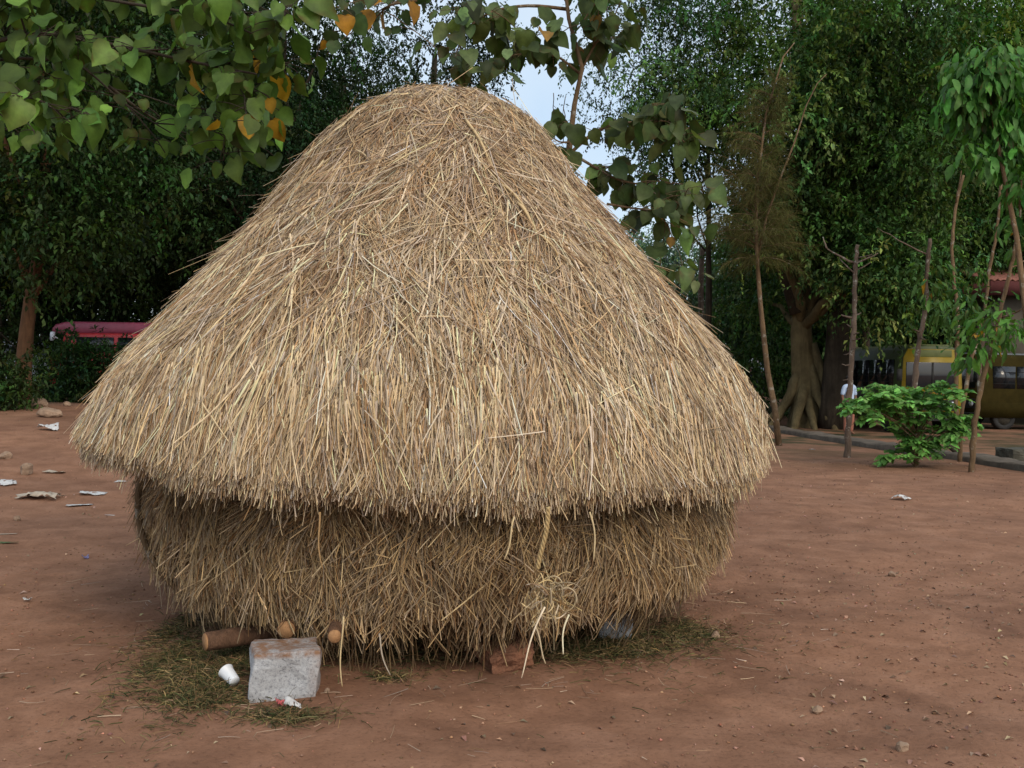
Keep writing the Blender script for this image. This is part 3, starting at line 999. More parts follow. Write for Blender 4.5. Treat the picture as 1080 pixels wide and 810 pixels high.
trash = [
    (309, 748, 0.038, 0.040, M_PAPER, 'crumpled white paper rag lying against the granite block', 1.4),
    (297, 746, 0.026, 0.03, M_PINK, 'small crumpled red wrapper against the granite block', 1.4),
    (951, 527, 0.20, 0.16, M_PAPER, 'torn pale paper lying alone on the bare earth at right', 0.6),
    (51, 454, 0.2, 0.17, M_PAPER, 'crumpled white scrap nearest the bush at left', 0.9),
    (98, 522, 0.20, 0.13, M_PAPER, 'flat pale scrap closest to the left eave of the hut', 0.3),
    (84, 534, 0.18, 0.08, M_PAPER, 'narrow pale paper strip in front of the flat pale scrap', 0.3),
    (42, 526, 0.30, 0.18, M_PAPERB, 'biggest heap of torn greyish paper on the left earth', 0.6),
    (8, 511, 0.2, 0.14, M_PAPER, 'bluish white torn plastic at the left of the paper heap', 0.5),
    (58, 499, 0.18, 0.09, M_PAPERB, 'tan scrap of paper behind the paper heap', 0.5),
    (8, 564, 0.10, 0.03, M_PAPERB, 'thin tan paper strip just behind the green strip', 0.3),
    (8, 574, 0.09, 0.025, M_GREENSTRIP, 'dark green flat strip lying on the left earth', 0.5),
    (90, 590, 0.028, 0.026, M_PURPLE, 'small crumpled purple foil wrapper on the left earth', 1.4),
    (29, 635, 0.026, 0.022, M_PAPER, 'tiny white scrap nearest the camera on the left earth', 1.2),
    (116, 544, 0.05, 0.014, M_PAPER, 'short white strip below the flat pale scrap', 0.3),
    (127, 509, 0.06, 0.04, M_PAPER, 'small white scrap tucked under the left eave', 0.5),
    (856, 475, 0.10, 0.05, M_PAPER, 'small white scrap beside the kerb near the big tree', 0.6),
]
for k, (px, py, a, b, m_, lab, h_) in enumerate(trash):
    p = gpt(px, py)
    if a > 0.09: a, b = a * 0.75, b * 0.8
    crumple('litter_scrap', p, (a, b), m_, lab, 'litter', seed=20 + k, rz=random.uniform(-0.6, 0.6) if a < 0.2 else 0.1, group='litter scraps on the earth', hgt=h_)

stones = [
    (40, 430, 0.24, 0.17, 'squarish tan stone at the foot of the left tree trunk'),
    (52, 440, 0.28, 0.15, 'long low tan stone in front of the squarish tan stone'),
    (6, 484, 0.13, 0.09, 'flat brown stone at the far left beyond the paper heap'),
    (28, 500, 0.15, 0.13, 'lumpy brown stone behind the paper heap'),
    (18, 549, 0.06, 0.05, 'small reddish stone beside the paper heap'),
    (345, 731, 0.024, 0.02, 'small reddish stone at the right of the granite block'),
    (755, 675, 0.05, 0.04, 'small brown stone in the straw litter right of the hut'),
    (940, 608, 0.06, 0.04, 'small reddish stone on the open earth at right'),
    (952, 792, 0.05, 0.035, 'small reddish stone nearest the camera at right'),
    (98, 470, 0.08, 0.06, 'small brown stone near the left eave of the hut'),
    (862, 754, 0.04, 0.03, 'tiny brown stone on the open earth at front right'),
    (70, 428, 0.12, 0.08, 'small stone under the left bush'),
]
for k, (px, py, a, b, lab) in enumerate(stones):
    p = gpt(px, py)
    rock('stone', p, (a * 0.78, a * 0.56, b * 0.78), M_ROCK, lab, 'stone', random.uniform(0, 6), 40 + k, group='loose stones on the earth', sub=2 if a < 0.1 else 3)


def px_scatter(polys, n):
    """ground points under picture-free world polygons (x, y)"""
    out = []
    for (x0, x1, y0, y1) in polys:
        out.append(np.stack([rng.uniform(x0, x1, n), rng.uniform(y0, y1, n)], -1))
    q = np.concatenate(out)
    return q


# pebbles and clods: nobody could count them
def clods(n, xy, s0, s1, col, name, label, mat):
    mbx = MB()
    base = np.array([(1, 0, 0), (-1, 0, 0), (0, 1, 0), (0, -1, 0), (0, 0, 1), (0, 0, -0.6)], float)
    F = np.array([(0, 2, 4), (2, 1, 4), (1, 3, 4), (3, 0, 4), (2, 0, 5), (1, 2, 5), (3, 1, 5), (0, 3, 5)])
    n = len(xy)
    s = s0 + (s1 - s0) * rng.random(n) ** 3
    V = base[None] * (1 + rng.normal(0, 0.28, (n, 6, 1))) * s[:, None, None] * np.array([1, 1, 0.6])
    a = rng.uniform(0, 6.3, n)
    c, s_ = np.cos(a)[:, None], np.sin(a)[:, None]
    V = np.stack([V[..., 0] * c - V[..., 1] * s_, V[..., 0] * s_ + V[..., 1] * c, V[..., 2]], -1)
    V += np.concatenate([xy, (gz(xy[:, 0], xy[:, 1]) + s * 0.25)[:, None]], 1)[:, None]
    mbx.add(V.reshape(-1, 3), f3=(F[None] + (np.arange(n) * 6)[:, None, None]).reshape(-1, 3), col=np.repeat(leaf_cols(n, col, 0.3), 6, 0))
    o = mbx.build(name, mat)
    return tag(o, label, kind='stuff')


M_CLOD = mat_tint('soil_crumbs', 0.95, 0, 0.3, 60, 0.1)
xy = np.concatenate([np.stack([rng.uniform(-4.5, 5.5, 9000), rng.uniform(3.2, 9, 9000)], -1), np.stack([rng.uniform(1.5, 11, 9000), rng.uniform(4, 20, 9000)], -1),
                     np.stack([rng.uniform(-9, -1.5, 4000), rng.uniform(5, 18, 4000)], -1)])
clods(0, xy, 0.002, 0.012, (0.27, 0.148, 0.095), 'gravel', 'small crumbs of soil and gravel over the earth', M_CLOD)

# dry leaf bits and straw bits
xy = np.concatenate([np.stack([rng.uniform(1.2, 6, 1500), rng.uniform(4, 9, 1500)], -1), np.stack([rng.uniform(2, 12, 3500), rng.uniform(6, 20, 3500)], -1),
                     np.stack([rng.uniform(-10, -1.8, 1200), rng.uniform(5, 20, 1200)], -1), np.stack([rng.uniform(-3, 3, 260), rng.uniform(3.4, 5.2, 260)], -1)])
n = len(xy)
mb = MB()
P = np.concatenate([xy, (gz(xy[:, 0], xy[:, 1]) + 0.006)[:, None]], 1)
D = np.stack([rng.normal(size=n), rng.normal(size=n), rng.normal(0.05, 0.12, n)], -1)
L = 0.010 + 0.045 * rng.random(n) ** 2
leaves(mb, P, D, np.stack([rng.normal(0, 0.25, n), rng.normal(0, 0.25, n), np.ones(n)], -1), L, L * rng.uniform(0.3, 0.6, n), leaf_cols(n, (0.24, 0.16, 0.11), 0.5), 0.3, 0.3)
tag(mb.build('fallen_leaves', mat_tint('dead_leaf', 0.85, 0, 0.3, 40, 0.15)), 'dead leaf bits scattered over the earth', kind='stuff')

mb = MB()
hx, hy = HC.x, HC.y
n = 260
a = -PI / 2 + rng.uniform(-2.0, 2.0, n); rr = 1.7 + np.abs(rng.normal(0, 0.55, n))
xy = np.stack([hx + rr * np.cos(a), hy + rr * np.sin(a)], -1)
xy = np.concatenate([xy, np.stack([rng.uniform(-3.5, 4.5, 50), rng.uniform(3.3, 6.5, 50)], -1)])
n = len(xy)
P = np.concatenate([xy, (gz(xy[:, 0], xy[:, 1]) + 0.008)[:, None]], 1)
D = np.stack([rng.normal(size=n), rng.normal(size=n), np.abs(rng.normal(0, 0.03, n))], -1)
L = 0.03 + 0.17 * rng.random(n) ** 1.6
straws(mb, P, D, np.tile([0, 0, 1.], (n, 1)), L, rng.uniform(0.002, 0.005, n), np.stack([rng.normal(0, 0.25, n) * L, rng.normal(0, 0.25, n) * L, 0 * L], -1), straw_cols(n, (0.38, 0.28, 0.18)))
tag(mb.build('straw_litter', M_STRAW), 'stray straws fallen on the earth round the hut', kind='stuff')

# mat of cut grass round the foot of the hut
mb = MB()
pts = []
for (px, py, sx, sy, n) in ((232, 700, 44, 26, 6000), (212, 738, 34, 9, 1800), (180, 695, 14, 26, 1100), (300, 757, 38, 6, 900), (185, 665, 14, 20, 900), (640, 682, 75, 15, 3800), (720, 668, 36, 12, 1500), (560, 690, 50, 7, 700), (412, 716, 24, 5, 250),
                            (420, 690, 90, 12, 900)):
    c0 = gpt(px, py); cx = gpt(px + sx, py); cy = gpt(px, py - sy)
    ax_, ay_ = abs(cx.x - c0.x), abs(cy.y - c0.y)
    q = np.stack([c0.x + rng.standard_t(4, n) * ax_ * 0.50, c0.y + rng.standard_t(4, n) * ay_ * 0.50], -1)
    pts.append(q)
xy = np.concatenate(pts); n = len(xy)
isdry = rng.random(n) < 0.55
P = np.concatenate([xy, (gz(xy[:, 0], xy[:, 1]) + rng.uniform(0.0, 0.02, n))[:, None]], 1)
D = np.stack([rng.normal(size=n), rng.normal(size=n), np.abs(rng.normal(0.0, 0.35, n))], -1)
L = rng.uniform(0.03, 0.11, n)
col = np.where(isdry[:, None], leaf_cols(n, (0.19, 0.135, 0.065), 0.35), leaf_cols(n, (0.055, 0.062, 0.024), 0.4))
straws(mb, P, D, np.tile([0, 0, 1.], (n, 1)), L, rng.uniform(0.003, 0.006, n), np.stack([rng.normal(0, 0.2, n) * L, rng.normal(0, 0.2, n) * L, -0.3 * L], -1), col, 2, 0.8)
tag(mb.build('grass', M_GRASS), 'mat of trodden green and dry grass round the foot of the hut', kind='stuff')

# ------------------------------------------------------------------ kerb
kp = [gpt(700, 440), gpt(800, 453), gpt(850, 462), gpt(900, 470), gpt(960, 480), gpt(1020, 487), gpt(1080, 497), gpt(1200, 520)]
mb = MB()
A = np.array([(p.x, p.y) for p in kp])
t = np.linspace(0, len(A) - 1, 70)
Q = np.stack([np.interp(t, range(len(A)), A[:, k]) for k in range(2)], -1)
for _ in range(6): Q[1:-1] = (Q[:-2] + 2 * Q[1:-1] + Q[2:]) / 4
T = unit(np.gradient(Q, axis=0)); Nn = np.stack([-T[:, 1], T[:, 0]], -1)
Nn = np.where((Nn[:, 1] < 0)[:, None], -Nn, Nn)
secs = [(0, -0.1), (0.0, 0.10), (0.03, 0.13), (0.55, 0.13), (0.6, 0.11), (0.6, -0.1)]
V = np.stack([np.concatenate([Q + Nn * w, (gz(Q[:, 0], Q[:, 1]) + h + rng.normal(0, 0.016, len(Q)))[:, None]], 1) for w, h in secs], 1)
I = np.arange(len(Q) * len(secs)).reshape(len(Q), len(secs))
mb.add(V, f4=np.stack([I[:-1, :-1], I[1:, :-1], I[1:, 1:], I[:-1, 1:]], -1))
tag(mb.build('kerb', M_CONC, fix=True), 'low grey concrete kerb curving behind the saplings', kind='structure')


# ------------------------------------------------------------------ trees
def curve_pts(p0, p1, sag=0.0, n=8, wob=0.05):
    p0, p1 = np.array(p0, float), np.array(p1, float)
    t = np.linspace(0, 1, n)[:, None]
    L = np.linalg.norm(p1 - p0)
    m = (p0 + p1) / 2 + np.array([0, 0, sag * L])
    pts = (1 - t) ** 2 * p0 + 2 * t * (1 - t) * m + t ** 2 * p1
    pts[1:-1] += rng.normal(0, wob * L / n, (n - 2, 3))
    return pts


def clump_leaves(mbx, cen, rad, ntw, nlf, tw_len, lf, col, droop=0.35, asp=0.42, yellow=0.0, colvar=0.22, curl=0.15):
    """leafy twigs round each clump centre"""
    M_ = len(cen)
    rad = np.broadcast_to(rad, (M_,))
    O = np.repeat(cen, ntw, 0) + rng.normal(0, 0.5, (M_ * ntw, 3)) * np.repeat(rad, ntw)[:, None]
    out = unit(O - np.repeat(cen, ntw, 0))
    TD = unit(out * 0.6 + rand_unit(M_ * ntw) + np.array([0, 0, -droop]))
    TL = rng.uniform(0.5, 1.0, M_ * ntw) * tw_len
    t = (np.arange(nlf) + 0.5) / nlf
    P = (O[:, None] + TD[:, None] * (TL[:, None] * t)[..., None] + np.array([0, 0, -1.]) * (TL[:, None] * 0.25 * t ** 2)[..., None]).reshape(-1, 3)
    n = len(P)
    TDr = np.repeat(TD, nlf, 0)
    D = unit(TDr * 0.5 + rand_unit(n) * 0.8 + np.array([0, 0, -droop]))
    N = unit(rand_unit(n) * 0.6 + np.array([0, 0, 1.0]))
    L = rng.uniform(0.6, 1.15, n) * lf
    shade = np.repeat(np.exp(rng.normal(0, 0.42, M_)), ntw * nlf)
    hue = np.repeat(np.stack([np.exp(rng.normal(0, 0.22, M_)), np.ones(M_), np.exp(rng.normal(0, 0.25, M_))], -1), ntw * nlf, 0)
    c = leaf_cols(n, col, colvar, yellow) * shade[:, None] * hue
    leaves(mbx, P, D, N, L, L * asp, c, 0.2, curl)


def make_tree(name, label, cat, loc, H, crown_c, crown_r, nclump, lf, col, bark, r0=0.25, ntw=14, nlf=9, clump_r=0.8, twl=0.9, droop=0.35,
              limbs=14, lean=(0, 0), asp=0.5, seed=0, group=None, trunk_pts=None, yellow=0.0, extra=None):
    global rng
    keep = rng
    rng = np.random.default_rng(1000 + seed)
    root = thing(name, label, cat, loc, 0, group)
    cc = np.array(crown_c, float); cr = np.array(crown_r, float)
    # clump centres, kept apart from gaps
    c = []
    pp = rng.random(6) * 6
    while len(c) < nclump:
        d = rand_unit(1)[0] * rng.random() ** 0.45
        if math.sin(d[0] * 4 + pp[0]) + math.sin(d[1] * 4 + pp[1]) + math.sin(d[2] * 5 + pp[2]) < -0.5: continue
        c.append(cc + d * cr)
    c = np.array(c)
    if extra is not None: c = np.concatenate([c, np.array(extra)])
    mbt = MB()
    if trunk_pts is None:
        n = 12
        t = np.linspace(0, 1, n)[:, None]
        top = np.array([lean[0], lean[1], H])
        tp = t * top
        tp[1:] += np.cumsum(rng.normal(0, 0.05, (n - 1, 3)) * np.array([1, 1, 0]), 0) * (r0 * 2)
    else:
        tp = np.array([tuple(p) for p in trunk_pts], float)
        n = len(tp)
    tt = np.linspace(0, 1, n)
    rad = r0 * (1 - 0.72 * tt) * (1 + 0.55 * np.exp(-tt * 14))
    mbt.tube(np.concatenate([tp[:1] - np.array([0, 0, 0.2]), tp]), np.concatenate([[rad[0] * 1.15], rad]), 12, wob=0.06)
    idx = rng.permutation(len(c))[:limbs]
    for k in idx:
        tgt = c[k]
        hfrac = np.clip((tgt[2] / tp[-1][2]) * rng.uniform(0.45, 0.8), 0.28, 0.97)
        j = hfrac * (n - 1); j0 = int(j)
        st = tp[j0] + (tp[min(j0 + 1, n - 1)] - tp[j0]) * (j - j0)
        rb = np.interp(hfrac, tt, rad) * rng.uniform(0.35, 0.6)
        pts = curve_pts(st, tgt, rng.uniform(-0.05, 0.15), 8, 0.12)
        mbt.tube(pts, np.linspace(rb, 0.012, 8), 7)
        for q in range(2):
            tg = c[rng.integers(len(c))]
            if np.linalg.norm(tg - pts[4]) < 3.2:
                mbt.tube(curve_pts(pts[4], tg, 0.05, 6, 0.12), np.linspace(rb * 0.4, 0.008, 6), 5)
    mbt.build('trunk', bark, root, smooth_=True)
    mbl = MB()
    clump_leaves(mbl, c, clump_r * rng.uniform(0.7, 1.25, len(c)), ntw, nlf, twl, lf, col, droop, asp, yellow)
    mbl.build('crown', M_LEAF, root)
    rng = keep
    return root


DARK = (0.019, 0.040, 0.010)
MID = (0.036, 0.082, 0.015)
FRESH = (0.055, 0.115, 0.025)

# the big grove trees: three kinds, then copies
def grove(px, Y, **kw):
    d = ray(px, 400)
    x = d.x / d.y * Y
    return onground(x, Y)


gA = make_tree('grove_tree', 'dark dense tree at the far left behind the reddish trunk', 'tree', grove(-10, 27), 10, (0.2, -0.5, 6.4), (4.4, 4.0, 5.6), 330, 0.155, DARK, M_BARK_DARK, 0.28, 22, 13, 0.75, 0.9, seed=1, group='dark trees of the grove behind the hut')
gB = make_tree('grove_tree', 'dark dense tree behind the red vehicle at left', 'tree', grove(120, 31), 11, (0, -0.4, 7.0), (4.6, 4.0, 6.4), 340, 0.155, DARK, M_BARK_DARK, 0.3, 22, 13, 0.8, 0.9, seed=2, group='dark trees of the grove behind the hut')
gC = make_tree('grove_tree', 'dark fine leaved tree rising over the left slope of the hut', 'tree', grove(290, 29), 12, (0.3, -0.2, 7.6), (4.8, 4.2, 6.6), 210, 0.15, (0.020, 0.042, 0.012), M_BARK_DARK, 0.3, 22, 13, 0.8, 0.9, seed=3, group='dark trees of the grove behind the hut')
GR = 'dark trees of the grove behind the hut'
for (src, px, Y, rz, sc, lab) in (
        (gB, 55, 40, 1.2, 1.25, 'tall dark tree deep in the left grove behind the trunk'),
        (gA, 215, 38, 2.1, 1.3, 'dark tree deep in the grove beyond the left slope of the hut'),
        (gC, -70, 35, 0.7, 1.2, 'dark tree at the left picture edge deep in the grove'),
        (gC, 360, 37, 4.0, 0.95, 'dark tree deep in the grove behind the left of the hut top'),
        (gC, 455, 33, 2.6, 1.0, 'dark fine leaved tree behind the top of the hut')):
    dup(src, grove(px, Y), rz, (sc, sc, sc), lab, GR)

# reddish trunk at left
base = gpt(22, 428)
Yb = base.y
tp = [base] + [at(x, y, Yb) for x, y in ((24, 400), (28, 350), (33, 310), (40, 270), (47, 215), (48, 160), (45, 100), (42, 40), (46, -40), (40, -140))]
tp = [p - base for p in tp]
exl = [tuple(at(rng.uniform(-20, 110), rng.uniform(150, 285), Yb - rng.uniform(0.2, 1.4)) - base) for _ in range(34)]
tr = make_tree('grove_tree', 'tree with an orange brown trunk leaning right at far left', 'tree', base, 8, (0.6, -0.5, 7.4), (3.2, 2.6, 4.6), 170, 0.15, (0.024, 0.052, 0.012), M_BARK_RED, 0.16, 16, 11, 0.7, 0.8, seed=4, trunk_pts=tp, limbs=4, extra=exl)
mb = MB()
for (x0, y0, x1, y1, r) in ((36, 300, 14, 262, 0.06), (38, 290, 60, 245, 0.05), (32, 320, 50, 285, 0.04), (34, 305, 20, 280, 0.04)):
    pts = curve_pts(at(x0, y0, Yb) - base, at(x1, y1, Yb - 0.6) - base, -0.1, 8, 0.2)
    mb.tube(pts, np.linspace(r, r * 0.35, 8), 8, wob=0.1)
mb.build('branch', M_BARK_RED, tr, smooth_=True)


# bushes
def bush(name, label, cat, loc, rx, ry, rz_, ncl, lf, col, seed, clump=0.35, ntw=10, nlf=8, twl=0.45, droop=0.15, bark=None, asp=0.4):
    global rng
    keep = rng; rng = np.random.default_rng(3000 + seed)
    root = thing(name, label, cat, loc)
    c = rand_unit(ncl) * (rng.random((ncl, 1)) ** 0.4) * np.array([rx, ry, rz_]) + np.array([0, 0, rz_ * 0.85])
    c[:, 2] = np.maximum(c[:, 2], 0.12)
    mbt = MB()
    for k in range(min(ncl, 12)):
        mbt.tube(curve_pts((rng.normal(0, rx * 0.25), rng.normal(0, ry * 0.25), -0.05), c[k], 0.1, 6, 0.1), np.linspace(0.025, 0.006, 6), 5)
    mbt.build('stems', bark or M_BARK_DARK, root, smooth_=True)
    mbl = MB()
    clump_leaves(mbl, c, clump, ntw, nlf, twl, lf, col, droop, asp)
    mbl.build('foliage', M_LEAF, root)
    rng = keep
    return root


for (px, py, rx, rz_, ncl, col, lab) in (
        (92, 424, 1.3, 0.88, 84, (0.028, 0.058, 0.018), 'low dark green bush right of the reddish trunk below the red vehicle'),
        (-4, 432, 0.6, 0.6, 30, (0.04, 0.075, 0.02), 'small green bush at the left picture edge beside the reddish trunk'),
        (140, 424, 0.8, 0.55, 22, (0.028, 0.055, 0.018), 'dark bush half hidden by the left eave of the hut')):
    p = gpt(px, py)
    bush('bush', lab, 'bush', p, rx, rx * 0.6, rz_, ncl, 0.13, col, px + 50, 0.28, 14, 9, 0.42)

# ---- right side: the great buttressed tree
bp = grove(850, 33.5)
Yt = bp.y
tp = [bp] + [at(x, y, Yt) for x, y in ((849, 425), (847, 390), (845, 350), (846, 310), (851, 270), (856, 230), (852, 170), (845, 90), (840, 0), (838, -100), (840, -200))]
tp = [p - bp for p in tp]
ex = [tuple(at(rng.uniform(795, 905), rng.uniform(170, 268), Yt - rng.uniform(0.8, 3.2)) - bp) for _ in range(46)]
ex += [tuple(at(rng.uniform(900, 1010), rng.uniform(120, 262), Yt - rng.uniform(-1.0, 2.5)) - bp) for _ in range(34)]
ex += [tuple(at(rng.uniform(890, 1000), rng.uniform(250, 312), Yt - rng.uniform(2.6, 4.6)) - bp) for _ in range(44)]
ex += [tuple(at(rng.uniform(775, 835), rng.uniform(250, 400), Yt + rng.uniform(2.0, 4.0)) - bp) for _ in range(30)]
big = make_tree('buttress_tree', 'huge tree with a flared olive brown trunk and spreading roots at right', 'tree', bp, 14, (0.3, -1.2, 11.2), (6.2, 5.0, 6.8), 340, 0.19, (0.050, 0.100, 0.025), M_BARK_OLIVE, 0.42, 24, 12, 1.0, 1.1, seed=5, trunk_pts=tp, limbs=22, extra=ex)
mb = MB()
for k, (dx, dy, h, r) in enumerate(((-1.5, -0.6, 2.2, 0.20), (-0.8, -1.3, 1.7, 0.22), (0.7, -1.2, 2.2, 0.22), (1.4, -0.5, 2.8, 0.24), (-0.1, -1.6, 1.3, 0.18), (1.9, 0.3, 1.5, 0.18), (-1.9, 0.2, 1.4, 0.18))):
    pts = curve_pts((dx * 0.08, dy * 0.08, h), (dx, dy, -0.12), -0.22, 10, 0.08)
    mb.tube(pts, np.linspace(r * 0.9, r * 0.5, 10), 9, wob=0.08)
mb.build('root', M_BARK_OLIVE, big, smooth_=True)
# second dark stem fused beside it
mb = MB()
pts = [at(x, y, Yt - 0.6) - bp for x, y in ((878, 452), (880, 420), (884, 380), (888, 330), (893, 280), (905, 220), (925, 150), (940, 80))]
mb.tube(pts, np.linspace(0.55, 0.25, 8), 12, wob=0.12)
pts = [at(x, y, Yt - 0.2) - bp for x, y in ((842, 330), (832, 300), (818, 275), (800, 250), (780, 215))]
mb.tube(pts, np.linspace(0.3, 0.1, 5), 9, wob=0.08)
mb.build('side_trunk', M_BARK_DARK, big, smooth_=True)

GR2 = 'tall trees crowding the right background'
gD = make_tree('grove_tree', 'tall green tree at the right filling the top corner', 'tree', grove(1000, 45), 14, (0, -1, 11.0), (7.2, 4.8, 8.0), 330, 0.19, (0.052, 0.110, 0.026), M_BARK_DARK, 0.36, 24, 12, 1.0, 1.1, seed=6, group=GR2)
gE = make_tree('grove_tree', 'dark tree low behind the school bus roof', 'tree', grove(945, 45), 9, (0, 0, 5.4), (5.2, 4.0, 5.6), 260, 0.28, (0.045, 0.092, 0.030), M_BARK_DARK, 0.32, 18, 9, 1.0, 1.1, seed=7, group=GR2)
for (src, px, Y, rz, sc, lab) in (
        (gE, 1075, 47, 2.0, 1.15, 'dark tree behind the red tiled roof at right'),
        (gE, 905, 48, 1.3, 1.25, 'tall dark tree behind the buttressed trunk'),
        (gE, 840, 47, 3.9, 1.0, 'dark tree low between the thin stem and the buttressed trunk'),
        (gE, 1150, 44, 3.2, 1.2, 'green tree leaning in at the right picture edge')):
    dup(src, grove(px, Y), rz, (sc, sc, sc), lab, GR2)
make_tree('grove_tree', 'fresh yellow green tree top at the upper right corner', 'tree', grove(1135, 33), 13, (-1.6, 0, 12.6), (3.0, 2.4, 2.6), 90, 0.19, (0.075, 0.17, 0.018), M_BARK_DARK, 0.2, 20, 11, 0.8, 0.9, seed=21, limbs=10)
make_tree('grove_tree', 'fresh green tree top above the weeping tree', 'tree', grove(912, 36.5), 14, (-2.2, 0, 14.6), (3.4, 2.2, 1.9), 60, 0.18, (0.06, 0.15, 0.018), M_BARK_DARK, 0.16, 18, 10, 0.8, 0.9, seed=22, limbs=8)
gF = make_tree('grove_tree', 'feathery green tree with open crown against the pale sky right of the hut', 'tree', grove(745, 36), 11, (-1.5, 0, 12.8), (4.6, 3.0, 6.2), 150, 0.15, (0.042, 0.078, 0.026), M_BARK_DARK, 0.16, 17, 11, 0.8, 0.9, seed=8)
# far trees in the gap right of the hut, leaf colour lightened to imitate haze
far = make_tree('far_tree', 'distant haze tinted green tree low in the gap right of the hut', 'tree', grove(720, 70), 9, (0, 0, 7.4), (6.5, 4, 5.2), 90, 0.34, (0.085, 0.125, 0.075), M_BARK_DARK, 0.3, 18, 9, 1.3, 1.5, seed=9, group='distant trees in the gap right of the hut')
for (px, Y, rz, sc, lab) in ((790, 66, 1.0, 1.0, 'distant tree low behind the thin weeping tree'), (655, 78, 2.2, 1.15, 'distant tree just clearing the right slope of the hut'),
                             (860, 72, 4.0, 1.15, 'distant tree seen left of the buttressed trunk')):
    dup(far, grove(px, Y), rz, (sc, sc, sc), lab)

# far wood that closes the view between the trunks on both sides: one mass
mb = MB()
for (x0, x1, Y0, Y1, zt, n, lf) in ((-46, -7, 50, 58, 15, 42000, 0.42), (15.5, 52, 56, 64, 17, 42000, 0.44)):
    P = np.stack([rng.uniform(x0, x1, n), rng.uniform(Y0, Y1, n), 0 * np.zeros(n)], -1)
    topz = zt * (0.72 + 0.16 * np.sin(P[:, 0] * 0.55) + 0.12 * np.sin(P[:, 0] * 1.3 + P[:, 1]))
    P[:, 2] = gz(P[:, 0], P[:, 1]) + rng.random(n) * topz
    L = rng.uniform(0.6, 1.2, n) * lf
    leaves(mb, P, unit(rand_unit(n) + np.array([0, 0, -0.4])), unit(rand_unit(n) * 0.7 + np.array([0, 0, 1])), L, L * 0.6, leaf_cols(n, (0.022, 0.042, 0.016), 0.3), 0.2)
tag(mb.build('woods', M_LEAF), 'dark mass of trees closing the far side of the yard', kind='stuff')

# bare young trunk and slim pole in the gap
p = grove(739, 40)
mb = MB()
mb.tube([p, at(740, 350, 40), at(739, 300, 40), at(741, 262, 40)], [0.14, 0.13, 0.12, 0.10], 8, wob=0.05)
pole = mb.build('bare_trunk', M_BARK_PALE, smooth_=True)
tag(pole, 'slim pale bare trunk in the gap between hut and weeping tree', 'tree')

# ---- thin weeping tree with brown feathery needles
Yw = 24.0
wb = grove(822, Yw)
wt = thing('weeping_tree', 'thin tree with hazy brown drooping needles right of the hut', 'tree', wb)
mb = MB()
pts = [at(x, y, Yw) - wb for x, y in ((822, 470), (817, 430), (810, 395), (806, 360), (802, 320), (799, 280), (797, 230), (800, 180), (808, 120), (826, 60), (838, 45))]
pts[0].z = -0.1
mb.tube(pts, np.linspace(0.085, 0.012, len(pts)), 8, wob=0.05)
mb.build('trunk', M_BARK_TAN, wt, smooth_=True)
mbs = MB()
lead = [at(x, y, Yw) - wb for x, y in ((799, 275), (808, 230), (822, 190), (838, 150), (850, 112), (862, 88), (872, 78))]
mbs.tube(lead, np.linspace(0.035, 0.008, len(lead)), 6, wob=0.05)
mbs.build('side_stem', M_BARK_TAN, wt, smooth_=True)
mbn = MB(); mbb = MB()
P_, D_, L_ = [], [], []
for k in range(170):
    f = 0.50 + 0.36 * rng.random() ** 1.25
    j = f * (len(pts) - 1); j0 = min(int(j), len(pts) - 2)
    st = np.array(tuple(pts[j0].lerp(pts[j0 + 1], j - j0)))
    a = rng.uniform(0, 2 * PI)
    Lb = (1.5 - 1.2 * max(0, (f - 0.57) / 0.3)) * (0.5 + 0.5 * min(1, (f - 0.49) / 0.06)) * rng.uniform(0.35, 1.35) * (1.15 if math.cos(a) < 0 else 0.9)
    d = np.array([math.cos(a), math.sin(a), rng.uniform(-0.1, 1.3)]); d /= np.linalg.norm(d)
    b = curve_pts(st, st + d * Lb + np.array([0, 0, -0.25 * Lb]), 0.18, 8, 0.05)
    mbb.tube(b, np.linspace(0.011, 0.003, 8), 4)
    m_ = int(150 * (1.15 - f))
    q = rng.uniform(0.15, 1, m_)
    pos = np.stack([np.interp(q, np.linspace(0, 1, 8), b[:, i]) for i in range(3)], -1)
    dd = unit(d * 0.7 + rand_unit(m_) * 0.6 + np.array([0, 0, -0.55]))
    P_.append(pos); D_.append(dd); L_.append(rng.uniform(0.18, 0.42, m_))
P_ = np.concatenate(P_); D_ = np.concatenate(D_); L_ = np.concatenate(L_); n = len(P_)
straws(mbn, P_, D_, rand_unit(n), L_, np.full(n, 0.0065), rng.normal(0, 0.05, (n, 3)) - np.array([0, 0, 0.06]), leaf_cols(n, (0.095, 0.092, 0.028), 0.3), 2)
mbb.build('twigs', M_BARK_TAN, wt, smooth_=True)
mbn.build('needles', M_LEAF, wt)


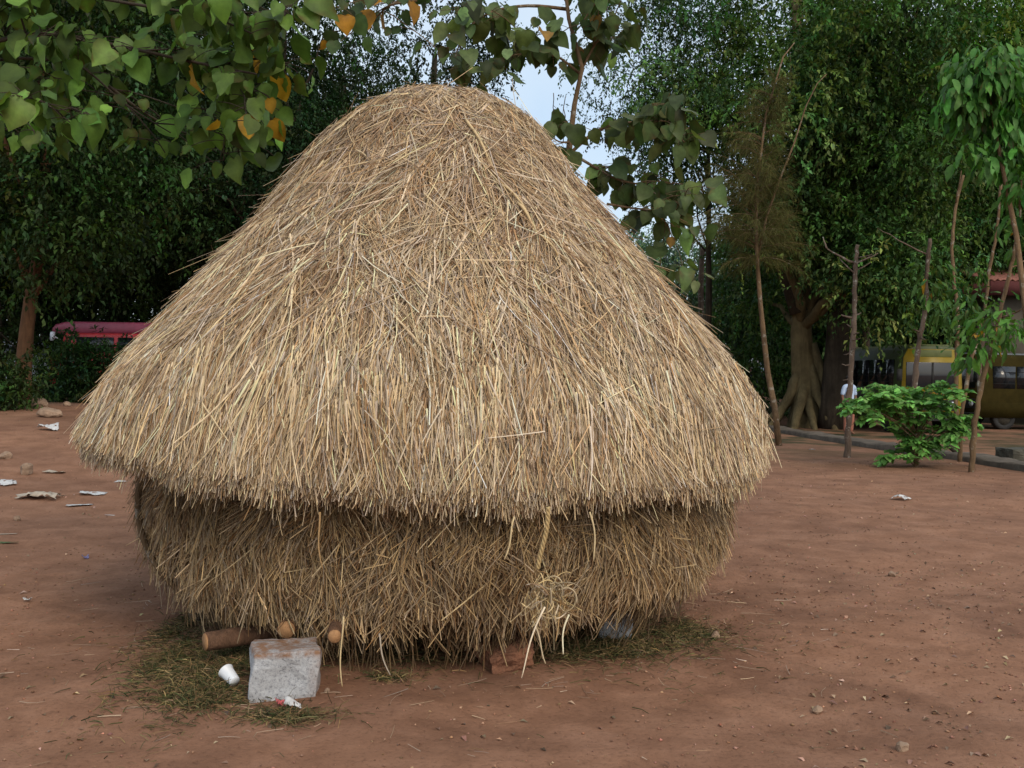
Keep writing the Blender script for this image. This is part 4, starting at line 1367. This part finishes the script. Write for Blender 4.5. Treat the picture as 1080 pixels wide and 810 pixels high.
# ---- bare pole saplings on the right
def sapling(name, label, pts_px, base_px, r0, r1, bark, stubs=(), loc_extra=None):
    b = gpt(*base_px)
    root = thing(name, label, 'young tree', b)
    mbx = MB()
    P = [at(x, y, b.y) - b for x, y in pts_px]
    P[0].z = -0.08
    A_ = np.array([tuple(p) for p in P]); t_ = np.linspace(0, len(P) - 1, 36)
    P = np.stack([np.interp(t_, range(len(A_)), A_[:, k]) for k in range(3)], -1)
    for _ in range(2): P[1:-1] = (P[:-2] + 2 * P[1:-1] + P[2:]) / 4
    P[2:, :2] += rng.normal(0, r0 * 0.16, (34, 2))
    rr_ = np.linspace(r0, r1, 36) * (1 + 0.22 * np.maximum(0, np.sin(np.arange(36) * 1.9 + r0 * 300)) ** 4 + rng.normal(0, 0.05, 36))
    mbx.tube(P, rr_, 9, wob=0.07)
    mbx.build('trunk', bark, root, smooth_=True)
    if stubs:
        for (x0, y0, x1, y1, r) in stubs:
            mbs = MB()
            dy = rng.uniform(-0.4, 0.4)
            pp = curve_pts(at(x0, y0, b.y) - b, at(x1, y1, b.y + dy) - b, -0.08, 6, 0.06)
            mbs.tube(pp, np.linspace(r, r * 0.45, 6), 6)
            mbs.build('twig', bark, root, smooth_=True)
    return root, b


s1, b1 = sapling('sapling', 'bare pole like sapling with short broken twigs right of the big tree', [(893, 483), (895, 440), (898, 390), (901, 330), (902, 290), (904, 258)], (893, 483), 0.066, 0.038, M_BARK_PALE,
                 [(902, 277, 872, 262, .03), (872, 262, 868, 250, .02), (903, 277, 926, 267, .025), (903, 272, 920, 268, .02), (902, 285, 918, 277, .018), (901, 288, 885, 272, .018),
                  (899, 335, 887, 332, .03), (900, 332, 908, 330, .025), (898, 345, 893, 342, .02), (899, 352, 906, 351, .02), (898, 358, 907, 357, .018), (897, 372, 890, 374, .018), (898, 368, 905, 366, .018),
                  (896, 385, 888, 384, .02), (895, 400, 889, 401, .02)])
s2, b2 = sapling('sapling', 'leafless tilting sapling rising behind the bright shrub', [(962, 484), (964, 440), (965, 400), (968, 370), (974, 340), (977, 300), (978, 275), (981, 252)], (962, 484), 0.060, 0.036, M_BARK_PALE,
                 [(977, 268, 940, 248, .02), (940, 248, 925, 240, .012), (970, 350, 964, 347, .02), (971, 355, 976, 358, .02)])
s3, b3 = sapling('sapling', 'thin orange brown sapling in front of the bus windscreen', [(1010, 482), (1008, 430), (1009, 380), (1010, 340), (1009, 320), (1005, 290), (1004, 250), (1008, 215), (1016, 185)], (1010, 482), 0.048, 0.028, M_BARK_TAN,
                 [(1008, 215, 1014, 180, .02)])
s4, b4 = sapling('sapling', 'forked sapling with lichen spotted base at right', [(1024, 498), (1027, 455), (1031, 425), (1039, 390), (1050, 350), (1060, 310), (1068, 270), (1074, 240), (1077, 190)], (1024, 498), 0.050, 0.024, M_BARK_TAN,
                 [(1066, 282, 1080, 275, .02), (1056, 335, 1079, 325, .022), (1073, 245, 1062, 228, .018)])
s5, b5 = sapling('sapling', 'leaning tan sapling between the forked one and the bus', [(1012, 487), (1014, 440), (1020, 400), (1030, 360), (1040, 320), (1044, 280), (1052, 240), (1056, 190)], (1012, 487), 0.042, 0.024, M_BARK_TAN)
s6, b6 = sapling('sapling', 'short mottled sapling behind the forked one', [(1024, 494), (1028, 455), (1032, 420), (1034, 380), (1038, 352)], (1024, 492), 0.042, 0.028, M_BARK_PALE)


# long hanging mango-like leaves on saplings
def sprays(parent, b, spots, lf, col, n_per, rad, asp=0.3, droop=0.7, mat=None, yellow=0.03):
    mbx = MB()
    for (x, y, s) in spots:
        c = np.array(tuple(at(x, y, b.y + rng.normal(0, 0.25)) - b))
        n = int(n_per * s)
        P = c + rng.normal(0, rad * 0.45, (n, 3)) * s
        D = unit(unit(P - c) * 0.8 + rand_unit(n) * 0.4 + np.array([0, 0, -droop]))
        N = unit(rand_unit(n) * 0.5 + np.array([0, -0.2, 1.0]))
        L = rng.uniform(0.65, 1.1, n) * lf
        heart_leaves(mbx, P, D, N, L, leaf_cols(n, col, 0.32, yellow), asp / 0.4, LANCE, 0.30, 0.15)
    return mbx.build('foliage', mat or M_BIGLEAF, parent)


sprays(s4, b4, [(1060, 345, 1.0), (1052, 350, 1), (1072, 345, .8), (1036, 340, .8), (1030, 365, .7), (1018, 375, .8), (1076, 200, 1.0), (1078, 230, .8), (1070, 255, .6), (1048, 335, 1)],
       0.30, (0.065, 0.165, 0.028), 30, 0.42)
sprays(s5, b5, [(1030, 320, .9), (1050, 240, .6), (1022, 330, .8), (1026, 350, .7), (1032, 285, .6), (1015, 310, .6)], 0.28, (0.045, 0.11, 0.020), 26, 0.40)
sprays(s2, b2, [(985, 285, 1.0), (990, 300, 1.0), (980, 305, .9), (992, 320, .8), (988, 332, .6)], 0.30, (0.055, 0.13, 0.026), 22, 0.36, droop=0.9)
sprays(s3, b3, [(1001, 342, .7), (1019, 380, .6), (1016, 350, .6)], 0.28, (0.045, 0.11, 0.020), 18, 0.34)

# broad leaved bright tree with the hanging head of leaves at the right edge
bq = gpt(1092, 500)
lt = thing('mango_tree', 'young tree with a head of long bright drooping leaves at the right picture edge', 'young tree', bq)
mb = MB()
P = [at(x, y, bq.y) - bq for x, y in ((1092, 500), (1088, 420), (1082, 330), (1072, 250), (1060, 190), (1048, 130), (1040, 75))]
P[0].z = -0.08
mb.tube(P, np.linspace(0.07, 0.02, len(P)), 8, wob=0.06)
mb.build('trunk', M_BARK_TAN, lt, smooth_=True)
spots = []
for k in range(42):
    x = rng.uniform(1000, 1085); y = rng.uniform(62, 175)
    if (x - 1046) ** 2 / 45 ** 2 + (y - 120) ** 2 / 66 ** 2 < 1: spots.append((x, y, rng.uniform(0.7, 1.1)))
spots += [(1012, 75, .9), (1005, 95, .9), (1030, 68, .8), (1078, 110, 1), (1070, 165, .8), (1080, 195, .7), (1075, 215, .6), (1020, 165, .7)]
sprays(lt, bq, spots, 0.34, (0.056, 0.165, 0.030), 30, 0.42, asp=0.40, droop=1.1, yellow=0)

# ---- bright shrub with compound leaves
bs = gpt(966, 493)
sh = thing('shrub', 'bright green leafy shrub standing on the earth before the school bus', 'shrub', bs)
mb = MB(); mbl = MB()
PL = []
TIPS = [(914, 418), (924, 430), (932, 420), (946, 412), (944, 430), (962, 420), (984, 414), (1000, 424), (1006, 442), (978, 438), (956, 446), (990, 456), (962, 464), (975, 472), (950, 476)]
for k in range(50):
    x, y = TIPS[k % len(TIPS)]
    x += rng.normal(0, 7); y += rng.normal(0, 6)
    tip = np.array(tuple(at(x, y, bs.y + rng.normal(0, 0.35)) - bs))
    st = np.array([rng.normal(0, 0.05), rng.normal(0, 0.05), max(0.05, min(0.6, tip[2] * 0.45))])
    mb.tube(curve_pts((0, 0, -0.03), st, 0, 4, 0.02), np.linspace(0.018, 0.012, 4), 5)
    mb.tube(curve_pts(st, tip, 0.12, 7, 0.05), np.linspace(0.010, 0.004, 7), 5)
    # three to four fronds at each tip, leaflets in pairs
    for j in range(rng.integers(3, 6)):
        d = unit(np.array([(tip[0]) * 0.9 + rng.normal(0, 0.5), rng.normal(-0.15, 0.6), rng.uniform(-0.25, 0.35)]))
        FL = rng.uniform(0.26, 0.42)
        fr = curve_pts(tip, tip + d * FL + np.array([0, 0, -0.08]), 0.15, 7, 0.02)
        mb.tube(fr, 0.003, 3)
        sd_ = unit(np.cross(d, [0, 0, 1]))
        for q in np.linspace(0.18, 1, 6):
            pos = np.array([np.interp(q, np.linspace(0, 1, 7), fr[:, i]) for i in range(3)])
            for sg in (-1, 1):
                PL.append((pos, unit(sd_ * sg + d * 0.55 + np.array([0, 0, -0.25]) + rng.normal(0, 0.12, 3))))
P = np.array([a for a, b in PL]); D = np.array([b for a, b in PL]); n = len(P)
L = rng.uniform(0.13, 0.20, n)
heart_leaves(mbl, P, D, unit(rand_unit(n) * 0.35 + np.array([0, -0.35, 1])), L, leaf_cols(n, (0.13, 0.30, 0.07), 0.3), 1.35, LANCE, 0.15, 0.1)
mb.build('stems', M_BARK_TAN, sh, smooth_=True)
mbl.build('foliage', M_BIGLEAF, sh)


# ---- big heart-shaped leaves: branches
def heart_branch(parent_b, mb_wood, mb_leaf, pts_px, Y0, Y1, r0, n_leaf, size, col, spread=0.28, yellow=0.05, sub=4, ycol=(0.34, 0.20, 0.018), range_=(0.15, 1.0)):
    n = len(pts_px)
    P = np.array([tuple(at(x, y, Y0 + (Y1 - Y0) * k / (n - 1)) - parent_b) for k, (x, y) in enumerate(pts_px)])
    t = np.linspace(0, n - 1, 16)
    S = np.stack([np.interp(t, range(n), P[:, k]) for k in range(3)], -1)
    for _ in range(2): S[1:-1] = (S[:-2] + 2 * S[1:-1] + S[2:]) / 4
    mb_wood.tube(S, np.linspace(r0, r0 * 0.3, 16), 7)
    subs = [S]
    for k in range(sub):
        j = rng.integers(4, 15)
        d = unit(S[min(j + 1, 15)] - S[j - 1]) + rng.normal(0, 0.7, 3) * np.array([1, 1, 0.6]) + np.array([0, 0, 0.1])
        q = curve_pts(S[j], S[j] + unit(d) * rng.uniform(0.35, 0.8), 0.1, 7, 0.06)
        mb_wood.tube(q, np.linspace(r0 * 0.4, 0.004, 7), 5)
        subs.append(q)
    Ps, Ds = [], []
    for k in range(n_leaf):
        q = subs[rng.integers(len(subs))]
        f = rng.uniform(range_[0] if q is S else 0.25, range_[1])
        pos = np.array([np.interp(f, np.linspace(0, 1, len(q)), q[:, i]) for i in range(3)])
        off = rand_unit(1)[0] * np.array([1, 1, 0.5]) * spread * rng.uniform(0.3, 1.0)
        lp = pos + off
        mb_wood.tube(curve_pts(pos, lp, 0.15, 5, 0.02), 0.0028, 4)
        Ps.append(lp); Ds.append(unit(off * 0.9 / spread + rng.normal(0, 0.25, 3) + np.array([0, -0.1, -1.0])))
    Ps, Ds = np.array(Ps), np.array(Ds)
    n = len(Ps)
    N = unit(np.stack([rng.normal(0, 0.55, n), rng.normal(-0.6, 0.6, n), rng.normal(0.6, 0.4, n)], -1))
    heart_leaves(mb_leaf, Ps, Ds, N, rng.uniform(0.5, 1.2, n) * size, leaf_cols(n, col, 0.42, yellow, ycol), 1.0, HEART, 0.16, 0.32)


# left one: its trunk stands outside the frame
hb = onground(-6.2, 7.2)
ht = thing('heart_leaf_tree', 'tree with big heart shaped green and yellow leaves reaching in at top left', 'tree', hb)
mbw = MB(); mbl = MB()
tr_ = [hb, hb + Vector((0.15, 0, 1.2)), hb + Vector((0.3, 0, 2.4)), hb + Vector((0.7, 0.05, 3.6)), hb + Vector((1.2, 0.1, 4.8)), hb + Vector((1.5, 0.1, 6.2))]
mbw.tube([p - hb for p in tr_], [0.17, 0.15, 0.13, 0.11, 0.09, 0.05], 12, wob=0.05)
LG = (0.078, 0.145, 0.028)
for (pp, n, r) in (
        ([(-240, 170), (-60, 60), (30, 30), (110, 45), (180, 60), (235, 72), (270, 78)], 105, 0.020),
        ([(-220, 190), (-40, 60), (60, 62), (90, 70), (130, 110), (180, 140)], 34, 0.014),
        ([(80, 66), (120, 95), (150, 118), (190, 140)], 8, 0.016),
        ([(-220, 190), (-60, 110), (10, 95), (45, 105), (75, 130)], 36, 0.012),
        ([(-220, 160), (-60, 10), (40, -15), (140, 5), (220, 15), (265, 35)], 90, 0.018),
        ([(-200, 100), (-40, -40), (60, -50), (180, -40), (260, -20)], 70, 0.018),
        ([(185, 62), (215, 82), (245, 92), (268, 92)], 56, 0.010),
        ([(-180, 180), (-60, 120), (-10, 110), (20, 140)], 26, 0.012)):
    heart_branch(hb, mbw, mbl, pp, 7.2, 6.7 + rng.uniform(-0.7, 0.7), r, int(n * 1.45), 0.160, LG, 0.28, 0.03)
mbw.build('trunk', M_BARK_DARK, ht, smooth_=True)
mbl.build('crown', M_BIGLEAF, ht)

# the one behind the hut, showing right of and above its top
hb2 = onground(at(575, 400, 10.5).x, 10.5)
ht2 = thing('heart_leaf_tree', 'tree with big dull heart shaped leaves showing over the right slope of the hut', 'tree', hb2)
mbw = MB(); mbl = MB()
P = [hb2, at(575, 300, 10.5), at(590, 220, 10.5), at(600, 160, 10.4), at(606, 110, 10.3), at(614, 72, 10.3), at(600, 20, 10.3), at(590, -60, 10.3)]
mbw.tube([p - hb2 for p in P], [0.09, 0.08, 0.05, 0.034, 0.026, 0.022, 0.02, 0.014], 10, wob=0.05)
DG = (0.070, 0.105, 0.034)
for (pp, n, r) in (
        ([(598, 165), (630, 135), (665, 128), (700, 130), (722, 150)], 60, 0.02),
        ([(600, 160), (625, 175), (650, 190), (680, 195), (705, 215)], 46, 0.018),
        ([(640, 215), (670, 220), (700, 222), (725, 235)], 26, 0.014),
        ([(602, 150), (590, 150), (575, 140)], 10, 0.012),
        ([(612, 78), (590, 60), (570, 55), (555, 40)], 30, 0.016),
        ([(614, 72), (628, 45), (645, 25), (655, 0)], 44, 0.016),
        ([(600, 10), (560, 5), (520, 10), (490, 30), (480, 60)], 50, 0.02),
        ([(600, 0), (640, -15), (610, 30)], 30, 0.016),
        ([(690, 215), (705, 240), (712, 258)], 16, 0.010)):
    heart_branch(hb2, mbw, mbl, pp, 10.4, 10.2 + rng.uniform(-0.5, 0.5), r, int(n * 1.3), 0.205, DG, 0.30, 0.015, 3, (0.22, 0.13, 0.03))
for (pp, n) in (([(520, -10), (470, -10), (420, 0), (385, 20)], 34), ([(440, 0), (410, 5), (380, 35)], 18)):
    heart_branch(hb2, mbw, mbl, pp, 10.6, 10.6, 0.018, n, 0.22, (0.045, 0.08, 0.024), 0.28, 0.28, 3, (0.32, 0.16, 0.018))
mbw.build('trunk', M_BARK_TAN, ht2, smooth_=True)
mbl.build('crown', M_BIGLEAF, ht2)


# ------------------------------------------------------------------ vehicles
def wheel(parent, x, y, r=0.42, w=0.24, rim_mat=None):
    mbx = MB()
    t = np.linspace(0, 2 * PI, 28, endpoint=False)
    prof = [(r * 0.62, -w / 2), (r * 0.95, -w / 2), (r, -w * 0.35), (r, w * 0.35), (r * 0.95, w / 2), (r * 0.62, w / 2)]
    V = np.concatenate([np.stack([x + 0 * t + d, y + a * np.cos(t), r + a * np.sin(t)], -1) for a, d in prof])
    I = np.arange(len(prof) * 28).reshape(len(prof), 28)
    mbx.add(V, f4=np.stack([I, np.roll(I, -1, 1), np.roll(np.roll(I, -1, 0), -1, 1), np.roll(I, -1, 0)], -1))
    o = mbx.build('wheel', M_BLACK, parent, fix=True)
    mbx = MB()
    mbx.tube([(x - w * 0.36, y, r), (x + w * 0.36, y, r)], r * 0.61, 24)
    mbx.build('rim', rim_mat or M_RIM, o, fix=True)
    return o


def bus(name, label, loc, rz, W, L, H, body_m, skirt_m, roof_m, front_text=None):
    """front at y = 0 looking to -y, runs back along +y; x across"""
    root = thing(name, label, 'bus', loc, rz)
    h = W / 2
    z0, zb, zt = 0.42, 1.28, H - 0.38
    mbx = MB()
    mbx.prism([(-h, z0), (h, z0), (h, zb), (h - 0.05, zt), (h - 0.18, H - 0.1), (h - 0.42, H), (-h + 0.42, H), (-h + 0.18, H - 0.1), (-h + 0.05, zt), (-h, zb)], 0.0, L, 'y')
    bd = mbx.build('body', body_m, root, bevel=0.06, fix=True)
    mbx = MB(); mbx.prism([(-h + 0.20, H - 0.12), (h - 0.20, H - 0.12), (h - 0.45, H + 0.03), (-h + 0.45, H + 0.03)], 0.06, L - 0.05, 'y')
    rf = mbx.build('roof', roof_m, root, bevel=0.03, fix=True)
    # lower skirts
    mbx = MB()
    for sx in (-1, 1):
        mbx.box((sx * (h + 0.012) - 0.012, 0.1, z0), (sx * (h + 0.012) + 0.012, L - 0.05, z0 + 0.52))
    mbx.build('skirt', skirt_m, root)
    # front panel round the windscreen
    mbx = MB()
    mbx.prism([(-h + 0.015, z0), (h - 0.015, z0), (h - 0.015, zb), (h - 0.065, zt), (h - 0.2, H - 0.12), (-h + 0.2, H - 0.12), (-h + 0.065, zt), (-h + 0.015, zb)], -0.012, 0.05, 'y')
    mbx.build('front_panel', M_YELLOW if front_text else body_m, root, fix=True)
    # front windscreen in its frame
    mbx = MB(); mbx.box((-h + 0.14, -0.03, 1.42), (h - 0.14, 0.03, H - 0.52))
    ws = mbx.build('windscreen', M_GLASS, root, bevel=0.02)
    mbx = MB(); mbx.box((-0.03, -0.042, 1.42), (0.03, -0.028, H - 0.52))
    mbx.build('divider', M_BLACK, ws)
    # side windows, one mesh each
    nwin = max(4, int((L - 0.9) / 0.85))
    for sx in (-1, 1):
        for k in range(nwin):
            y0 = 0.55 + k * (L - 0.8) / nwin
            mbx = MB()
            x = sx * (h - 0.028)
            mbx.box((x - 0.03, y0, 1.42), (x + 0.03, y0 + (L - 0.8) / nwin - 0.07, zt - 0.06))
            w = mbx.build('window', M_GLASS, root)
            mbx = MB()
            for q in range(3):
                mbx.box((x - 0.036, y0, 1.58 + q * 0.2), (x + 0.036, y0 + (L - 0.8) / nwin - 0.07, 1.592 + q * 0.2))
            mbx.build('guard_bars', M_BLACK, w)
    mbx = MB(); mbx.box((-h + 0.15, -0.03, 0.72), (h - 0.15, 0.01, 1.06)); mbx.build('grille', M_BLACK, root, bevel=0.01)
    for sx in (-1, 1):
        mbx = MB(); mbx.tube([(sx * (h - 0.32), -0.075, 0.9), (sx * (h - 0.32), -0.02, 0.9)], 0.10, 18); mbx.build('headlight', M_WHITE, root, fix=True)
        mbx = MB()
        mbx.tube([(sx * (h - 0.02), -0.02, 1.75), (sx * (h + 0.14), -0.16, 1.82)], 0.015, 6)
        mbx.box((sx * (h + 0.14) - 0.08, -0.20, 1.62), (sx * (h + 0.14) + 0.08, -0.16, 1.98))
        mbx.build('mirror', M_BLACK, root)
    mbx = MB(); mbx.box((-h - 0.02, -0.10, 0.40), (h + 0.02, 0.02, 0.58)); mbx.build('bumper', M_BLACK, root, bevel=0.02)
    for sx in (-1, 1):
        for y in (1.0, L - 1.5): wheel(root, sx * (h - 0.13), y)
    mbx = MB(); mbx.box((-h * 0.62, -0.02, H - 0.36), (h * 0.62, 0.05, H - 0.14))
    mbx.build('header_board', M_ROOFY, root, bevel=0.01)
    for word, xx in zip(front_text or (), (-0.24, 0.52)):
        cu = bpy.data.curves.new('lettering', 'FONT'); cu.body = word; cu.size = 0.26; cu.align_x = 'CENTER'; cu.extrude = 0.004
        tmp = bpy.data.objects.new('lettering', cu); C.objects.link(tmp)
        bpy.context.view_layer.update()
        me = bpy.data.meshes.new_from_object(tmp.evaluated_get(bpy.context.evaluated_depsgraph_get()))
        bpy.data.objects.remove(tmp)
        o = bpy.data.objects.new('lettering', me); C.objects.link(o); o.parent = root
        o.location = (xx, -0.018, 1.14); o.rotation_euler = (PI / 2, 0, 0)
        me.materials.clear(); me.materials.append(M_BLACK)
    return root


p = grove(983, 30.5)
bus('school_bus', 'yellow and green school bus with dark windscreen behind the shrub', p, R(4), 1.95, 6.2, 2.72, M_GREEN, M_GREEN, M_ROOFY, ('SCHOOL', 'BUS'))
p = grove(1014, 35.0)
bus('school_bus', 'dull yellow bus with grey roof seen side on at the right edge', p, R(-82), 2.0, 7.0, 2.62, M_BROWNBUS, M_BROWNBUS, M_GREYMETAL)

# red vehicle at left
p = at(66, 386, 27.5); gzv = float(gz(p.x, 27.5))
rv = thing('red_van', 'red vehicle with a sheen tinted purplish roof half hidden by bush and hut at left', 'van', (p.x, 27.5, gzv), 0)
mb = MB()   # runs along +x, front at x = 0
mb.prism([(0.0, 0.35), (4.2, 0.35), (4.2, 1.0), (4.1, 1.75), (0.42, 1.72), (0.22, 1.15), (0.02, 1.05)], -0.85, 0.85, 'y')
mb.build('body', M_RED, rv, bevel=0.05, fix=True)
mb = MB()
mb.prism([(0.12, 1.70), (4.2, 1.74), (4.15, 1.95), (3.9, 2.04), (0.45, 2.03), (0.15, 1.95), (0.02, 1.80)], -0.82, 0.82, 'y')
mb.build('roof', M_SHEENRED, rv, bevel=0.06, fix=True)
for k in range(3):
    mb = MB(); mb.box((0.75 + k * 1.12, -0.872, 1.22), (1.75 + k * 1.12, -0.845, 1.62)); mb.build('window', M_GLASS, rv)
mb = MB(); mb.prism([(0.225, 1.2), (0.40, 1.68), (0.37, 1.70), (0.195, 1.22)], -0.72, 0.72, 'y'); mb.build('windscreen', M_GLASS, rv, fix=True)
for sy in (-0.74, 0.74):
    for x in (0.9, 3.4):
        w = wheel(rv, 0, 0, 0.34, 0.2); w.rotation_euler = (0, 0, PI / 2); w.location = (x, sy, 0)
mb = MB(); mb.tube([(0.3, -0.85, 1.55), (0.22, -1.05, 1.62)], 0.015, 6); mb.box((0.16, -1.12, 1.5), (0.24, -0.98, 1.74)); mb.build('mirror', M_WHITE, rv)
for sy in (-0.6, 0.6):
    mb = MB(); mb.tube([(-0.02, sy, 0.78), (0.06, sy, 0.78)], 0.1, 16); mb.build('headlight', M_WHITE, rv, fix=True)

# pale car behind the left trunk
p = at(-40, 390, 31.0)
cv = thing('parked_car', 'pale car glimpsed behind the reddish trunk at the left edge', 'car', (p.x, 31.0, float(gz(p.x, 31))), 0)
mb = MB(); mb.prism([(0, 0.35), (3.9, 0.35), (3.95, 0.75), (3.7, 0.95), (2.95, 1.02), (2.3, 1.55), (0.75, 1.56), (0.1, 1.0), (0, 0.8)], -0.78, 0.78, 'y')
mb.build('body', M_WHITE, cv, bevel=0.06, fix=True)
for x0, x1 in ((0.65, 1.5), (1.56, 2.45)):
    mb = MB(); mb.box((x0, -0.80, 1.04), (x1, -0.772, 1.42)); mb.build('window', M_GLASS, cv)
for sy in (-0.7, 0.7):
    for x in (0.75, 3.1):
        w = wheel(cv, 0, 0, 0.3, 0.18); w.rotation_euler = (0, 0, PI / 2); w.location = (x, sy, 0)

# ------------------------------------------------------------------ red tiled house at right
Yh = 38.5
e0 = at(1043, 294, Yh)
hz = float(gz(e0.x, Yh))
hs = thing('tiled_house', 'house corner with a red tiled roof at the right picture edge', 'house', (e0.x, Yh, hz))
eh = e0.z - hz
mb = MB(); mb.box((0.7, 0.7, 0), (9.5, 7.3, eh - 0.05)); mb.build('wall', M_PLASTER, hs)
mb = MB()
for side in (0, 1):
    n, m = 90, 8
    X = np.linspace(0, 10.2, n); t = np.linspace(0, 1, m)
    XX, TT = np.meshgrid(X, t)
    YY = TT * 4.0 if side == 0 else 8.0 - TT * 4.0
    ZZ = eh + TT * 0.75 + 0.05 * np.sin(XX * 2 * PI / 0.28)
    XX = XX + TT * 0
    I = np.arange(n * m).reshape(m, n)
    mb.add(np.stack([XX, YY, ZZ], -1), f4=np.stack([I[:-1, :-1], I[:-1, 1:], I[1:, 1:], I[1:, :-1]], -1))
rf = mb.build('roof', M_TILE, hs)
sm = rf.modifiers.new('thickness', 'SOLIDIFY'); sm.thickness = 0.06
mb = MB(); mb.box((0.08, 0.02, eh - 0.62), (10.1, 0.10, eh - 0.07)); mb.box((0.08, 0.1, eh - 0.62), (0.15, 7.9, eh - 0.07)); mb.build('fascia', M_FASCIA, hs)
for x in (1.8, 4.6, 7.2):
    mb = MB(); mb.box((x, 0.66, 1.2), (x + 1.3, 0.72, 2.6)); w = mb.build('window', M_GLASS, hs)
    mb = MB(); mb.box((x - 0.08, 0.64, 1.12), (x + 1.38, 0.69, 1.2)); mb.box((x + 0.62, 0.645, 1.2), (x + 0.68, 0.688, 2.6)); mb.build('frame', M_FASCIA, w)

# stone planter edge
p = gpt(1083, 489)
block('stone_planter', (p.x + 0.1, p.y + 0.3, p.z - 0.03), (0.95, 0.6, 0.32), M_DARKCONC, 'low dark mossy stone slab beyond the kerb at the right edge', 'stone slab', R(8), 12, 0.02)
# dark stake lying against the kerb
p = gpt(1006, 484)
mb = MB(); mb.tube([(-0.18, 0.1, 0.36), (0.0, 0.0, 0.18), (0.16, -0.12, 0.02)], [0.05, 0.055, 0.06], 8, wob=0.08)
tag(mb.build('log', M_BARK_DARK, loc=p), 'short dark log leaning on the kerb right of the shrub', 'log')


# ------------------------------------------------------------------ people
def person(label, loc, rz, shirt, trouser, group=None, scale=1.0):
    root = thing('person', label, 'person', loc, rz, group)
    root.scale = (scale,) * 3

    def skin(name, verts, edges, radii, mat, parent, rootv=0, sub=2):
        me = bpy.data.meshes.new(name)
        me.from_pydata(verts, edges, [])
        o = bpy.data.objects.new(name, me); C.objects.link(o); o.parent = parent
        me.materials.append(mat)
        md = o.modifiers.new('skin', 'SKIN')
        md.use_smooth_shade = True
        for i, r in enumerate(radii):
            d = me.skin_vertices[0].data[i]
            d.radius = (r, r) if np.ndim(r) == 0 else r
            d.use_root = (i == rootv)
        s = o.modifiers.new('sub', 'SUBSURF'); s.levels = sub; s.render_levels = sub
        return o
    V = [(0, 0, .95), (0, 0, 1.12), (0, 0.01, 1.32), (0, 0.01, 1.44), (0, -0.01, 1.50), (0, -0.02, 1.60), (0, -0.01, 1.70),
         (-.17, 0.01, 1.40), (-.22, .02, 1.14), (-.22, -.05, .92), (-.22, -.08, .82), (.17, .01, 1.40), (.22, .02, 1.14), (.22, -.05, .92), (.22, -.08, .82),
         (-.09, 0, .88), (-.10, -.01, .48), (-.10, .02, .09), (-.11, -.12, .04), (.09, 0, .88), (.10, -.01, .48), (.10, .02, .09), (.11, -.12, .04)]
    E = [(0, 1), (1, 2), (2, 3), (3, 4), (4, 5), (5, 6), (3, 7), (7, 8), (8, 9), (9, 10), (3, 11), (11, 12), (12, 13), (13, 14), (0, 15), (15, 16), (16, 17), (17, 18), (0, 19), (19, 20), (20, 21), (21, 22)]
    Rr = [.12, .115, .13, .07, .05, .082, .07, .055, .042, .033, .03, .055, .042, .033, .03, .085, .058, .04, .035, .085, .058, .04, .035]
    skin('body', V, E, Rr, M_SKIN, root)
    skin('shirt', [V[0], V[1], V[2], V[3], V[7], V[8], V[11], V[12]], [(0, 1), (1, 2), (2, 3), (3, 4), (4, 5), (3, 6), (6, 7)], [.15, .145, .155, .08, .075, .062, .075, .062], shirt, root)
    skin('trousers', [V[0], V[15], V[16], V[17], V[19], V[20], V[21]], [(0, 1), (1, 2), (2, 3), (0, 4), (4, 5), (5, 6)], [.135, .10, .075, .06, .10, .075, .06], trouser, root)
    mbx = MB()
    bm = bmesh.new(); bmesh.ops.create_icosphere(bm, subdivisions=3, radius=0.098)
    bmesh.ops.delete(bm, geom=[v for v in bm.verts if v.co.z < 0.02 and v.co.y < 0.02 or v.co.z < -0.05], context='VERTS')
    me = bpy.data.meshes.new('hair'); bm.to_mesh(me); bm.free(); me.materials.append(M_HAIR)
    o = bpy.data.objects.new('hair', me); C.objects.link(o); o.parent = root; o.location = (0, 0.0, 1.665)
    mbx = MB()
    mbx.add([(0, -0.125, 1.625), (-0.014, -0.098, 1.61), (0.014, -0.098, 1.61), (0, -0.098, 1.655)], f3=[(0, 2, 1), (0, 1, 3), (0, 3, 2), (1, 2, 3)])
    for sx in (-1, 1): mbx.box((sx * 0.034 - 0.010, -0.108, 1.648), (sx * 0.034 + 0.010, -0.094, 1.656), col=(0.02, 0.02, 0.02))
    mbx.build('face', M_SKIN, root, fix=True)
    return root


for (px, Y, rz, sh_, tr2, lab) in ((795, 41, 0.5, M_SHIRTW, M_TROUSER, 'far person in a white shirt left of the thin weeping trunk'),
                                   (802, 42, -0.3, M_SHIRT, M_TROUSER, 'far person in a pale blue shirt beside the thin weeping trunk')):
    p = at(px, 400, Y)
    person(lab, onground(p.x, Y), rz, sh_, tr2)
p = at(896.0, 400, 29.0)
person('person in a pale top and rust cloth almost hidden behind the bare pole sapling', onground(p.x, 29.0), 0.3, M_SHIRT, M_REDCLOTH)
